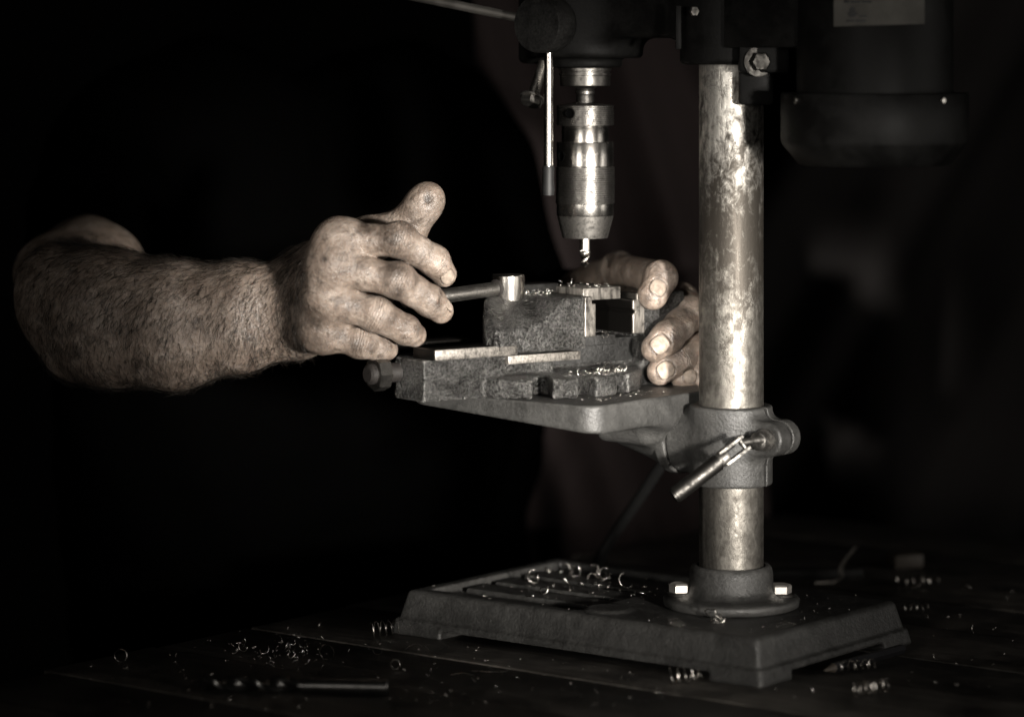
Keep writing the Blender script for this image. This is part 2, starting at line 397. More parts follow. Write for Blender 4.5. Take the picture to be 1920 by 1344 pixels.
def sdf_mesh(fn, lo, hi, res, newton=2):
    lo = np.asarray(lo, float); hi = np.asarray(hi, float); B = 8
    nb = np.ceil((hi - lo) / (res * B)).astype(int); n = nb * B + 1
    cc = np.stack(np.meshgrid(*[np.arange(k) for k in nb], indexing='ij'), -1).reshape(-1, 3)
    cen = lo + (cc + 0.5) * B * res
    fv = np.concatenate([fn(c) for c in np.array_split(cen, max(1, len(cen) // 200000))])
    act = np.abs(fv) < B * res * 0.95 + 0.001
    vals = np.empty(tuple(n), np.float32)
    sg = np.where(fv < 0, -1.0, 1.0).reshape(tuple(nb))
    vals[:-1, :-1, :-1] = np.repeat(np.repeat(np.repeat(sg, B, 0), B, 1), B, 2)
    vals[-1] = 1; vals[:, -1] = 1; vals[:, :, -1] = 1
    off = np.stack(np.meshgrid(*[np.arange(B + 1)] * 3, indexing='ij'), -1).reshape(-1, 3)
    ab = cc[act] * B
    for ch in np.array_split(ab, max(1, len(ab) // 400)):
        idx = (ch[:, None, :] + off[None]).reshape(-1, 3)
        vals[idx[:, 0], idx[:, 1], idx[:, 2]] = fn(lo + idx * res)
    ins = vals < 0
    cnt = np.zeros(tuple(n - 1), np.int8); crn = [(i, j, k) for i in (0, 1) for j in (0, 1) for k in (0, 1)]
    for i, j, k in crn:
        cnt += ins[i:n[0] - 1 + i, j:n[1] - 1 + j, k:n[2] - 1 + k]
    cells = np.argwhere((cnt > 0) & (cnt < 8))
    cv = np.stack([vals[cells[:, 0] + i, cells[:, 1] + j, cells[:, 2] + k] for i, j, k in crn], 1).astype(float)
    acc = np.zeros((len(cells), 3)); num = np.zeros(len(cells)); ca = np.array(crn, float)
    for a in range(8):
        for b in range(a + 1, 8):
            if np.abs(ca[a] - ca[b]).sum() != 1: continue
            m = (cv[:, a] < 0) != (cv[:, b] < 0)
            t = cv[m, a] / (cv[m, a] - cv[m, b])
            acc[m] += ca[a] + t[:, None] * (ca[b] - ca[a]); num[m] += 1
    vt = lo + (cells + acc / num[:, None]) * res
    cid = -np.ones(tuple(n - 1), np.int32); cid[cells[:, 0], cells[:, 1], cells[:, 2]] = np.arange(len(cells))
    faces = []
    for ax in range(3):
        o1, o2 = (ax + 1) % 3, (ax + 2) % 3
        s0 = [slice(None)] * 3; s1 = [slice(None)] * 3; s0[ax] = slice(0, -1); s1[ax] = slice(1, None)
        d = ins[tuple(s0)] != ins[tuple(s1)]
        e = np.argwhere(d)
        e = e[(e[:, o1] > 0) & (e[:, o2] > 0) & (e[:, o1] < n[o1] - 1) & (e[:, o2] < n[o2] - 1)]
        q = []
        for da, db in ((-1, -1), (0, -1), (0, 0), (-1, 0)):
            c = e.copy(); c[:, o1] += da; c[:, o2] += db; q.append(cid[c[:, 0], c[:, 1], c[:, 2]])
        q = np.stack(q, 1); inside = ins[e[:, 0], e[:, 1], e[:, 2]]
        q[~inside] = q[~inside][:, ::-1]; faces.append(q)
    faces = np.concatenate(faces); faces = faces[(faces >= 0).all(1)]
    eps = res * 0.25
    for _ in range(newton):
        f0 = fn(vt); g = np.zeros_like(vt)
        for a in range(3):
            e = np.zeros(3); e[a] = eps; g[:, a] = (fn(vt + e) - fn(vt - e)) / (2 * eps)
        gl = np.maximum((g * g).sum(1), 0.25)
        st = np.clip(f0 / gl, -res, res)[:, None] * g
        vt = vt - st
    return vt, faces
def sdf_obj(name, fn, lo, hi, res, mat, parent=None, newton=2):
    v, f = sdf_mesh(fn, lo, hi, res, newton)
    return mesh_obj(name, v, f, mat, parent, True)
def bounds(pts, pad):
    a = np.array(pts); return a.min(0) - pad, a.max(0) + pad

# ================================================================== SETTING
bench = empty('workbench', mach(0.1, 0, -0.04), 'dark stained wooden workbench top under the drill press, strewn with metal shavings', 'workbench')
t0 = -0.83; i = 0
while t0 < 0.55:
    wd = (0.118, 0.104, 0.126, 0.098)[i % 4]
    dz = (0, -0.0008, 0.0004, -0.0004)[(i * 7) % 4]
    box('plank', mach(-0.32 + 0.004 * ((i * 5) % 3), t0 + wd / 2, -0.02 + dz), MAX_, (0.68, wd / 2 - 0.0008, 0.02), ('bench_wood_%d' % ((i * 3) % 4)), bench, 0.0012)
    t0 += wd; i += 1
bench_back = t0
for s in (-0.9, 0.30):
    for t in (-0.75, t0 - 0.06):
        box('leg', mach(s, t, -0.44), MAX_, (0.04, 0.04, 0.3995), 'bench_wood_1', bench, 0.002)

# cloth hanging far behind
nx, nz = 110, 60; vs = []
for j in range(nz):
    for k in range(nx):
        x = 0.02 + 1.35 * k / (nx - 1); z = -0.85 + 2.2 * j / (nz - 1)
        q = x * 0.86 - (z - 0.2) * 0.52
        dy = 0.055 * math.sin(q * 21 + 0.9 * math.sin(q * 9)) + 0.03 * math.sin(q * 47 + z * 3) + 0.05 * math.sin(x * 4 + 1)
        vs.append((x, 3.52 + dy, z))
fs = [(j * nx + k, j * nx + k + 1, (j + 1) * nx + k + 1, (j + 1) * nx + k) for j in range(nz - 1) for k in range(nx - 1)]
cur = mesh_obj('curtain', vs, fs, 'curtain_cloth'); tag(cur, 'dark reddish brown cloth hanging in loose folds behind the column', 'curtain')
sm = cur.modifiers.new('thick', 'SOLIDIFY'); sm.thickness = 0.003

vs = []; nx, nz = 70, 40
for j in range(nz):
    for k in range(nx):
        x = -0.02 + 0.27 * k / (nx - 1) + 0.02 * math.sin(j * 0.16); z = -0.55 + 1.5 * j / (nz - 1)
        q = x + z * 0.25
        vs.append((x, 3.16 + 0.018 * math.sin(q * 48 + 0.6 * math.sin(q * 20)) + 0.012 * math.sin(q * 95 + z * 5), z))
fs = [(j * nx + k, j * nx + k + 1, (j + 1) * nx + k + 1, (j + 1) * nx + k) for j in range(nz - 1) for k in range(nx - 1)]
cl = mesh_obj('hanging_cloth', vs, fs, 'red_cloth'); tag(cl, 'dim reddish cloth hanging behind the drill press table and cable', 'cloth')
sm = cl.modifiers.new('thick', 'SOLIDIFY'); sm.thickness = 0.003

# ================================================================== DRILL PRESS
press = empty('drill_press', mach(0, 0, 0), 'old dark grey bench drill press with worn steel column', 'drill press')

BT = 0.034
def f_base(p):
    q = loc(p, COL, MAX_)
    fl = np.clip(BT - q[:, 2], 0, 0.04) * 0.24 + np.where(q[:, 2] < 0.0125, 0.0022, 0)
    c = np.array([0.0785, 0, 0.017]); h = np.array([0.1685, 0.1, 0.017])
    dx = np.abs(q[:, 0] - c[0]) - h[0] - fl + 0.004; dy = np.abs(q[:, 1]) - h[1] - fl + 0.004; dz = np.abs(q[:, 2] - c[2]) - h[2] + 0.003
    m = np.stack([dx, dy, dz], 1)
    d = np.sqrt((np.maximum(m, 0) ** 2).sum(1)) + np.minimum(m.max(1), 0) - 0.0035
    # tray with rim on the working end, raised pad with slots
    tray = rbox(q, (0.086, -0.086, 0.0282), (0.232, 0.086, 0.06), 0.002)
    pad = rbox(q, (0.094, -0.052, 0.02), (0.224, 0.052, 0.0318), 0.0015)
    for t in (-0.02, 0.02): pad = np.maximum(pad, -rbox(q, (0.08, t - 0.006, 0.026), (0.24, t + 0.006, 0.05), 0.001))
    tray = np.maximum(tray, -pad)
    d = smax(d, -tray, 0.0015)
    d = smin(d, scyl(q, (0.066, -0.072), 0.018, 0.03, 0.0362), 0.004)
    # gaps between the four feet
    d = smax(d, -rbox(q, (-0.052, -0.2, -0.02), (0.205, 0.2, 0.0065), 0.003), 0.002)
    d = smax(d, -rbox(q, (-0.3, -0.066, -0.02), (0.5, 0.066, 0.0065), 0.003), 0.002)
    return d
lo, hi = bounds([mach(s, t, z) for s in (-0.11, 0.27) for t in (-0.125, 0.125) for z in (-0.004, 0.045)], 0.003)
sdf_obj('base_plate', f_base, lo, hi, 0.0019, 'machine_paint', press, 1)

SEG = 96
lathe('column', [(0.0252, 0.02), (0.0252, 0.7)], COL, ZZ, 'column_steel', press, SEG)
sock = lathe('column_socket', [(0.050, 0.0345), (0.0528, 0.036), (0.0532, 0.0405), (0.052, 0.0424), (0.040, 0.0432), (0.0345, 0.0452), (0.0328, 0.050), (0.0326, 0.060),
      (0.0318, 0.0645), (0.0300, 0.0668), (0.0268, 0.0668), (0.0256, 0.064)], COL, ZZ, 'machine_paint', press, SEG, 60)
for dx, dy, rot in ((-0.0392, 0.004, 0), (0.0380, -0.001, 0)):
    hex_bolt('flange_bolt', COL + V3(dx, dy, 0.0425), ZZ, 0.0092, 0.0072, 'bolt_steel', press, 0.0115, None, 31)

# clamp collar with the tilting joint and slit ears
def f_clamp(p):
    q = loc(p, COL, MAX_)
    d = scyl(q, (0, 0), 0.0322, 0.1300, 0.1915, 2, 0.002)
    ear = np.maximum(rbox(q, (-0.043, -0.0165, 0.1555), (-0.012, 0.0135, 0.1825), 0.003), -1e9)
    ear = np.minimum(ear, scyl(np.stack([q[:, 0], q[:, 2], q[:, 1]], 1), (-0.043, 0.169), 0.0135, -0.0165, 0.0135, 2, 0.0025))
    d = smin(d, ear, 0.010)
    d = np.maximum(d, -rbox(q, (-0.09, -0.0016, 0.11), (-0.01, 0.0016, 0.21), 0.0004))
    tilt = scyl(np.stack([q[:, 1], q[:, 2], q[:, 0]], 1), (0, 0.163), 0.0272, 0.0, 0.044, 2, 0.002)
    d = smin(d, tilt, 0.006)
    d = np.maximum(d, -(np.hypot(q[:, 0], q[:, 1]) - 0.0253))
    return d
lo, hi = bounds([mach(s, t, z) for s in (-0.062, 0.05) for t in (-0.036, 0.036) for z in (0.126, 0.196)], 0.003)
clamp = sdf_obj('table_clamp', f_clamp, lo, hi, 0.0010, 'machine_paint', press, 1)

# clamp screw and folding handle on the near ear
S0 = mach(-0.043, -0.0160, 0.169)
scr = lathe('clamp_screw', [(0.0085, 0), (0.0088, 0.0015), (0.0085, 0.0035), (0.0062, 0.004), (0.0060, 0.0075), (0.0072, 0.008), (0.0072, 0.012), (0.0050, 0.0135)], S0, -Vv, 'dull_steel', clamp, 32)
dl = 2.338
h0, h1, h2, h3 = P(1428, 824, 2.350), P(1392, 832, dl), P(1358, 858, dl - 0.002), P(1263, 930, dl - 0.012)
tube('screw_eye', [S0 - Vv * 0.010, h0, P(1408, 826, 2.343), P(1388, 831, dl)], [0.0042, 0.0038, 0.0026, 0.0023], 'dull_steel', clamp)
hd = unit(h3 - h2); side = unit(np.cross(hd, V3(0, 1, 0)))
hnd = tube('folding_handle', [h2 - hd * 0.003, h2 + hd * 0.002, h2 + hd * 0.005], [0.0052, 0.0062, 0.0054], 'dull_steel', clamp, 24)
for sg in (-1, 1):
    a = h2 - hd * 0.019 + side * sg * 0.0050; b = h2 + side * sg * 0.0050
    box('fork_cheek', (a + b) / 2, (hd, side, unit(np.cross(hd, side))), (0.0115, 0.0013, 0.0046), 'dull_steel', hnd, 0.0005)
tube('fork_pin', [h1 - side * 0.0062, h1 + side * 0.0062], 0.0019, 'dull_steel', hnd, 16)
# knurled grip: diamond knurling in the mesh
Lg = np.linalg.norm(h3 - h2) - 0.004; x_, y_, z_ = frame_from(hd); vs = []; ns, nl = 60, 150
for j in range(nl):
    for k in range(ns):
        a = 2 * math.pi * k / ns; l = Lg * j / (nl - 1)
        kn = abs(math.sin(a * 15 + l * 2300)) * abs(math.sin(a * 15 - l * 2300))
        end = 0.0 if 0.0015 < l < Lg - 0.0015 else -0.0009
        r = 0.0060 + 0.0005 * kn + end
        vs.append(h2 + hd * (0.0042 + l) + (x_ * math.cos(a) + y_ * math.sin(a)) * r)
fs = [(j * ns + k, j * ns + (k + 1) % ns, (j + 1) * ns + (k + 1) % ns, (j + 1) * ns + k) for j in range(nl - 1) for k in range(ns)]
fs += [tuple(range(ns - 1, -1, -1)), tuple((nl - 1) * ns + k for k in range(ns))]
mesh_obj('knurled_grip', vs, fs, 'dark_steel', hnd, True, 60)

# table with its bracket
TT = 0.199
def f_table(p):
    q = loc(p, COL, MAX_)
    s, t, z = q[:, 0], q[:, 1], q[:, 2]
    zb = np.interp(s, [0.037, 0.22], [0.1775, 0.1895])
    half = np.array([0.0915, 0.13]); rc = 0.016
    ex = np.abs(s - 0.1285) - half[0] + rc; ey = np.abs(t + 0.0275) - 0.1025 + rc
    d2 = np.minimum(np.maximum(ex, ey), 0) + np.hypot(np.maximum(ex, 0), np.maximum(ey, 0)) - rc
    dz = np.maximum(z - TT, zb - z)
    r = 0.0018
    d = np.minimum(np.maximum(d2 + r, dz + r), 0) + np.hypot(np.maximum(d2 + r, 0), np.maximum(dz + r, 0)) - r
    arm = rcone(p, mach(0.056, 0, 0.166), mach(0.135, 0, 0.180), 0.0265, 0.014)
    arm = np.maximum(arm, 0.051 - s)
    web = rbox(q, (0.051, -0.042, 0.160), (0.10, 0.042, 0.19), 0.006)
    d = smin(d, smin(arm, web, 0.016), 0.028)
    d = np.maximum(d, z - TT)
    d = np.minimum(d, scyl(np.stack([t, z, s], 1), (0, 0.163), 0.0288, 0.0445, 0.0545, 2, 0.0015))
    return d
lo, hi = bounds([mach(s, t, z) for s in (0.03, 0.225) for t in (-0.135, 0.135) for z in (0.13, 0.204)], 0.003)
sdf_obj('table', f_table, lo, hi, 0.0016, 'machine_paint', press, 1)

# head casting
HX = (U, Vv, ZZ)
def f_head(p):
    q = loc(p, COL, HX); z = q[:, 2]
    d = scyl(q, (0, 0), 0.040, 0.457, 0.62, 2, 0.004)
    d = smin(d, rbox(q, (0.0, -0.032, 0.478), (0.142, 0.032, 0.62), 0.006), 0.012)
    d = smin(d, scyl(q, (0.1419, 0), 0.047, 0.462, 0.62, 2, 0.004), 0.012)
    d = smin(d, scyl(q, (0.1419, 0), 0.030, 0.4545, 0.50, 2, 0.002), 0.004)
    d = smin(d, rbox(q, (0.165, -0.020, 0.4575), (0.197, 0.012, 0.55), 0.005), 0.008)
    # boss carrying the feed shaft
    d = smin(d, scyl(np.stack([q[:, 0], q[:, 2], q[:, 1]], 1), (0.1419, 0.489), 0.0225, -0.036, 0.0, 2, 0.002), 0.006)
    return d
lo, hi = bounds([mach(s, t, z) for s in (-0.045, 0.205) for t in (-0.055, 0.055) for z in (0.45, 0.585)], 0.003)
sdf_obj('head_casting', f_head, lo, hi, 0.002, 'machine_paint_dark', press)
hub0 = mach(0.1419, -0.036, 0.489)
hub = lathe('feed_hub', [(0.0235, 0.0), (0.0235, 0.004), (0.0215, 0.0045), (0.0215, 0.0075), (0.0230, 0.008), (0.0230, 0.0275), (0.0222, 0.029), (0.012, 0.0295)], hub0, -Vv, 'black_oxide', press, 64)
hc = hub0 - Vv * 0.0125
d1 = unit(P(1028, 360, 2.452) - hc)
g0 = hc + d1 * (float(np.linalg.norm(P(1028, 366, 2.452) - hc)) - 0.0235)
rod = tube('feed_handle', [hc + d1 * 0.018, hc + d1 * 0.03, g0], 0.0037, 'bright_steel', hub, 20)
tube('handle_grip', [g0, g0 + d1 * 0.002, g0 + d1 * 0.012, g0 + d1 * 0.018, g0 + d1 * 0.0235], [0.0042, 0.0048, 0.0046, 0.0052, 0.0046], 'rubber', rod, 20)
d2 = unit(U * 1.0 + ZZ * 0.17)
rod = tube('feed_handle', [hc + d2 * 0.018, hc + d2 * 0.15, hc + d2 * 0.27], 0.0036, 'bolt_steel', hub, 20)
lathe('handle_grip', [(0.006, 0), (0.008, 0.003), (0.009, 0.03), (0.007, 0.04)], hc + d2 * 0.27, d2, 'rubber', rod, 24)

# spindle and chuck
def zc(py): return CZ - (py - HY) * DR[1] / F
k = DR[1] / F
quill = lathe('quill', [(0.0212, zc(128)), (0.0212, zc(133)), (0.0198, zc(134)), (0.0198, zc(137)), (0.0212, zc(137.5)), (0.0212, zc(141)), (0.0203, zc(142)), (0.0203, zc(160.5)), (0.0196, zc(162)),
      (0.010, zc(162.5)), (0.0075, zc(166)), (0.0068, zc(170)), (0.0078, zc(171)), (0.0078, zc(176)), (0.0066, zc(177)), (0.0072, zc(182)), (0.0072, zc(200))],
      V3(DR[0], DR[1], 0), ZZ, 'chuck_knurl', press, 64)
def ridged(r, y0, y1, n, dep=0.0006):
    pr = [(r - 0.0008, zc(y0))]
    for i in range(n):
        a = y0 + (y1 - y0) * i / n; b = (y1 - y0) / n
        pr += [(r, zc(a + b * 0.12)), (r, zc(a + b * 0.55)), (r - dep, zc(a + b * 0.68)), (r - dep, zc(a + b * 0.95))]
    pr += [(r - 0.0008, zc(y1))]; return pr
O3 = V3(DR[0], DR[1], 0)
chuck = lathe('drill_chuck', [(0.010, zc(193)), (0.0189, zc(234)), (0.0189, zc(266)), (0.0228, zc(266.5)), (0.0231, zc(268)), (0.0231, zc(311)), (0.0225, zc(312.5)), (0.0225, zc(381)), (0.0231, zc(382)), (0.0231, zc(402)),
      (0.0228, zc(403.5)), (0.0184, zc(443)), (0.0178, zc(445)), (0.0062, zc(445.5)), (0.0058, zc(440))], O3, ZZ, 'bright_steel', press, 96)
lathe('chuck_ring', [(0.012, zc(194.5))] + ridged(0.0234, 198, 235, 10) + [(0.0189, zc(235.5))], O3, ZZ, 'chuck_knurl', chuck, 96, 20)
lathe('knurled_sleeve', ridged(0.0240, 313, 381.5, 17), O3, ZZ, 'chuck_knurl', chuck, 96, 20)
lathe('chuck_nose', [(0.0229, zc(404.2)), (0.0187, zc(442.5)), (0.0182, zc(445.8)), (0.0064, zc(446))], O3, ZZ, 'dull_steel', chuck, 96)
for px, py, r in ((1068, 212, 0.0236), (1053, 292, 0.0232)):
    a = math.asin(max(-0.98, min(0.98, (px - 1097) * k / r))); nrm = V3(math.sin(a), -math.cos(a), 0)
    c = O3 + nrm * (r - 0.0004) + ZZ * zc(py)
    lathe('key_hole', [(0.0030, -0.004), (0.0030, 0.0009), (0.0035, 0.0015), (0.0041, 0.0014), (0.0042, 0.0008)], c, nrm, 'hole_shade', chuck, 24)  # black disc on the surface; the hole's inner shade is painted, not bored

# bolt screwed into the head at a slant
b0 = P(994, 197, 2.475); b1 = P(1024, 106, 2.492); bd = unit(b0 - b1)
hb = hex_bolt('stop_bolt', b0 - bd * 0.006, bd, 0.0092, 0.0058, 'worn_bar', press, 0.0, (0.0047, float(np.linalg.norm(b0 - b1)) + 0.004))
lathe('bolt_flange', [(0.0104, 0), (0.0104, 0.0014)], b0 - bd * 0.0072, bd, 'dull_steel', hb, 32)

# motor, hung behind the column
MC = mach(-0.130, 0, 0)
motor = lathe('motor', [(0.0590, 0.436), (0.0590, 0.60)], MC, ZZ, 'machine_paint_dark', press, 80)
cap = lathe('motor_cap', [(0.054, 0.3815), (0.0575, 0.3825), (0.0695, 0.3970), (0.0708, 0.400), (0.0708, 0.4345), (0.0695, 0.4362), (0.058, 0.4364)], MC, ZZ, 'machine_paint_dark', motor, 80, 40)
for ang in (-62, 38, 130, 230):
    nrm = V3(math.sin(R(ang)), -math.cos(R(ang)), 0)
    lathe('cap_screw', [(0.0026, 0), (0.0026, 0.001), (0.0016, 0.0018)], MC + nrm * 0.0706 + ZZ * 0.431, nrm, 'bright_steel', cap, 16)
pv, pf = [], []; na = 20
for j, z in enumerate((0.4855, 0.560)):
    for rr in (0.0591, 0.0597):
        for i in range(na + 1):
            a = R(-37 + 68 * i / na); pv.append(MC + V3(math.sin(a), -math.cos(a), 0) * rr + ZZ * (z + 0.002 * i / na))
n1 = na + 1
for i in range(na):
    pf += [(n1 + i, n1 + i + 1, 3 * n1 + i + 1, 3 * n1 + i), (i + 1, i, 2 * n1 + i, 2 * n1 + i + 1), (i, i + 1, n1 + i + 1, n1 + i)]
lab = mesh_obj('label_plate', pv, pf, 'paper', motor)
def mark(a0, a1, z0, z1):
    v = []; 
    for z in (z0, z1):
        for i in range(5):
            a = R(a0 + (a1 - a0) * i / 4); v.append(MC + V3(math.sin(a), -math.cos(a), 0) * 0.0599 + ZZ * z)
    mesh_obj('printed_mark', v, [(i, i + 1, 6 + i, 5 + i) for i in range(4)], 'ink', lab)
for a0, a1, z0, z1 in ((-27, -21, 0.489, 0.4905), (-20, -13, 0.4888, 0.4905), (-25, -20.5, 0.4925, 0.4985), (-26, -19, 0.494, 0.496), (-24, -21, 0.4985, 0.5), (-18, -12, 0.4925, 0.4938), (-29, -25, 0.503, 0.5055), (-24, -17, 0.503, 0.505), (-16, -9, 0.503, 0.505)):
    mark(a0, a1, z0, z1)
# bracket that carries the motor
bd_ = 2.352
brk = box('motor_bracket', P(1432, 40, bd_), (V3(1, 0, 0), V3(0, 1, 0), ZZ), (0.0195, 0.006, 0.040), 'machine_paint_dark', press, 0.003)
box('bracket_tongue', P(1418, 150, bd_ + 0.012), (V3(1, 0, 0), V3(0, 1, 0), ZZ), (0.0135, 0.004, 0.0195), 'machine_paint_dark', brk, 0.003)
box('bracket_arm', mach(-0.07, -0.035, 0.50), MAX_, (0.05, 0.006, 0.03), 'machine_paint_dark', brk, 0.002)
hex_bolt('bracket_bolt', P(1421, 116, bd_ - 0.0035), V3(0.25, -1, 0.0), 0.0078, 0.0065, 'dark_steel', brk, 0.0118)
hex_bolt('bracket_bolt', P(1300, 22, 2.372), V3(0.3, -1, 0.0), 0.004, 0.004, 'dull_steel', brk, 0.0)
box('lock_lever', P(1272, 52, 2.37), (V3(1, 0, 0), V3(0, 1, 0), ZZ), (0.0022, 0.002, 0.017), 'machine_paint_dark', press, 0.0008)

# small twist drill in the chuck
def twist_bit(name, org, axis, Rr, flute, shank, turns, mat, taper_shank=1.0):
    x, y, z = frame_from(axis); ns = 40; rings = []
    nfl = 70
    for j in range(nfl + 1):
        l = flute * j / nfl; tw = turns * 2 * math.pi * j / nfl
        rs = min(1.0, (l + 0.0001) / (Rr * 0.75)); fade = min(1, (nfl - j) / 8.0)
        ring = []
        for i in range(ns):
            a = 2 * math.pi * i / ns
            c = abs(math.cos(a)); fl = max(0.0, (c - 0.30) / 0.70); fl = fl * fl * (3 - 2 * fl)
            r = Rr * (1 - 0.50 * fl * fade) * rs
            r += Rr * 0.05 * (0.22 < c < 0.34) * fade * rs
            ring.append(org + z * l + (x * math.cos(a + tw) + y * math.sin(a + tw)) * r)
        rings.append(ring)
    for l, rr in ((flute + 0.0005, Rr * taper_shank), (flute + shank - Rr * 0.15, Rr * taper_shank), (flute + shank, Rr * taper_shank * 0.85)):
        rings.append([org + z * l + (x * math.cos(2 * math.pi * i / ns) + y * math.sin(2 * math.pi * i / ns)) * rr for i in range(ns)])
    vs = [v for r_ in rings for v in r_]
    fs = [(j * ns + i, j * ns + (i + 1) % ns, (j + 1) * ns + (i + 1) % ns, (j + 1) * ns + i) for j in range(len(rings) - 1) for i in range(ns)]
    fs += [tuple(range(ns - 1, -1, -1)), tuple((len(rings) - 1) * ns + i for i in range(ns))]
    return vs, fs
v, f = twist_bit('b', O3 + ZZ * zc(501), ZZ, 0.0043, zc(470) - zc(501), zc(436) - zc(470), 0.55, 'drill_steel')
tag(mesh_obj('drill_bit', v, f, 'drill_steel', None, True, 35), 'small shiny twist drill held in the chuck, pointing down', 'drill bit')

# ================================================================== VISE
vis = empty('drill_vise', vise(-0.055, 0, TT), 'heavy cast iron drill press vise with round slotted base on the table', 'vise')
ORV = V3(DR[0], DR[1], 0)
def f_vbase(p):
    q = loc(p, ORV, VAX); a, y, z = q[:, 0], q[:, 1], q[:, 2]
    body = rbox(q, (-0.185, -0.040, TT + 0.0002), (0.066, 0.040, 0.2310), 0.0015)
    body = smax(body, (y - 0.002) * 0.66 - (a + 0.185) * 0.75, 0.004)
    body = np.maximum(body, -rbox(q, (-0.062, -0.06, 0.2150), (0.03, -0.029, 0.26), 0.003))
    # flange disc with open slots
    r = np.hypot(a + 0.055, y)
    disc = scyl(q, (-0.055, 0), 0.089, TT + 0.0002, 0.2150, 2, 0.003)
    th = np.arctan2(y, a + 0.055)
    for deg in (240, 264, 289, 120, 96, 71):
        c, s = math.cos(R(deg)), math.sin(R(deg))
        al = (a + 0.055) * c + y * s; ac = -(a + 0.055) * s + y * c
        slot = np.maximum(np.abs(ac) - 0.0076, 0.066 - al)
        slot = np.minimum(slot, np.hypot(al - 0.066, ac) - 0.0076)
        disc = smax(disc, -slot, 0.003)
    disc = smax(disc, -0.128 - a, 0.006)
    d = smin(body, disc, 0.004)
    # fixed jaw
    d = smin(d, rbox(q, (0.024, -0.045, 0.214), (0.068, 0.045, 0.2735), 0.003), 0.005)
    d = np.maximum(d, -rbox(q, (-0.02, -0.06, 0.219), (0.026, -0.033, 0.241), 0.003))
    # channel between the guide rails, screw hole in the end
    d = np.maximum(d, -rbox(q, (-0.165, -0.016, 0.214), (0.024, 0.016, 0.26), 0.002))
    return d
lo, hi = bounds([vise(a, y, z) for a in (-0.19, 0.072) for y in (-0.092, 0.092) for z in (TT - 0.003, 0.276)], 0.003)
sdf_obj('vise_base', f_vbase, lo, hi, 0.0012, 'cast_iron', vis, 1)
for y0 in (-1, 1):
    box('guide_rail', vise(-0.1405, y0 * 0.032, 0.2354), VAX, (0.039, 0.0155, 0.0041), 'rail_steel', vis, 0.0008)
box('vise_core', vise(-0.018, -0.012, 0.2285), VAX, (0.0435, 0.0195, 0.0095), 'cast_iron_dark', vis, 0.001)
box('keeper_plate', vise(-0.0735, -0.0385, 0.2275), VAX, (0.0352, 0.006, 0.0033), 'ground_steel', vis, 0.0005)
box('slide_block', vise(-0.018, -0.030, 0.2375), VAX, (0.020, 0.008, 0.0042), 'cast_iron_dark', vis, 0.001)

def f_jaw(p):
    q = loc(p, ORV, VAX); a, y, z = q[:, 0], q[:, 1], q[:, 2]
    d = rbox(q, (-0.1235, -0.0475, 0.2325), (-0.0345, 0.0475, 0.2738), 0.0022)
    for sg in (1, -1):
        sl = (z - 0.2515) * 0.88 - (sg * y + 0.0475) * 0.475        # above the slanted shoulder
        run = -(a + 0.080) * 0.70 + (z - 0.2515) * 0.72
        carve = smax(-sl, -run, 0.014)
        d = smax(d, -carve, 0.003)
    d = smax(d, (y + 0.030) * 0.6 - (a + 0.1235) * 0.8, 0.006)
    d = smax(d, (z - 0.2545) * 0.42 - (a + 0.1215) * 0.9, 0.003)
    d = np.maximum(d, -rbox(q, (-0.0375, -0.06, 0.2412), (-0.02, 0.06, 0.29), 0.0005))
    return d
lo, hi = bounds([vise(a, y, z) for a in (-0.127, -0.03) for y in (-0.05, 0.05) for z in (0.23, 0.277)], 0.003)
jaw = sdf_obj('movable_jaw', f_jaw, lo, hi, 0.0009, 'cast_iron', vis)
def f_plate1(p):
    q = loc(p, ORV, VAX)
    d = rbox(q, (-0.0372, -0.0488, 0.2418), (-0.0262, 0.046, 0.2735), 0.0007)
    return np.maximum(d, -rbox(q, (-0.0300, -0.06, 0.2678), (-0.02, 0.06, 0.28), 0.0004))
lo, hi = bounds([vise(a, y, z) for a in (-0.04, -0.02) for y in (-0.052, 0.052) for z in (0.239, 0.277)], 0.002)
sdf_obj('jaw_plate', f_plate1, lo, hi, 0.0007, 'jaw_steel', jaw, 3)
def f_plate2(p):
    q = loc(p, ORV, VAX); a, z = q[:, 0], q[:, 2]
    d = rbox(q, (0.0118, -0.0478, 0.2418), (0.0238, 0.046, 0.2742), 0.0007)
    d = np.maximum(d, -rbox(q, (0.0, -0.06, 0.2690), (0.0160, 0.06, 0.28), 0.0004))
    vn = np.abs(z - 0.2595) * 0.8 + (a - 0.0148) * 0.6
    return np.maximum(d, -vn)
lo, hi = bounds([vise(a, y, z) for a in (0.008, 0.027) for y in (-0.052, 0.052) for z in (0.239, 0.277)], 0.002)
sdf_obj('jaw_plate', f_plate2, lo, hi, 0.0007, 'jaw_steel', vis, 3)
box('cover_plate', vise(-0.058, 0.022, 0.2775), VAX, (0.034, 0.018, 0.0034), 'black_oxide', vis, 0.0006)

# locking boss and lever on top of the movable jaw
zb0, zb1 = 0.2620, 0.2902
bc = vise(-0.0770, 0.0, 0)
boss = lathe('lever_boss', [(0.0131, zb0), (0.0134, zb0 + 0.001), (0.0134, zb1 - 0.0008), (0.0128, zb1), (0.009, zb1 + 0.0001)], bc, ZZ, 'bright_steel', vis, 72)
l0 = bc + ZZ * 0.2802; lp = P(846, 553, 2.400); ld = unit(lp - l0)
lever = tube('lever_bar', [l0 + ld * 0.010, l0 + ld * 0.06, l0 + ld * 0.108, l0 + ld * 0.110], [0.0056, 0.0056, 0.0056, 0.0046], 'worn_bar', boss, 28)
lathe('lever_socket', [(0.0074, 0), (0.0074, 0.0012), (0.0066, 0.0016)], l0 + ld * 0.0124, ld, 'grime', boss, 28)
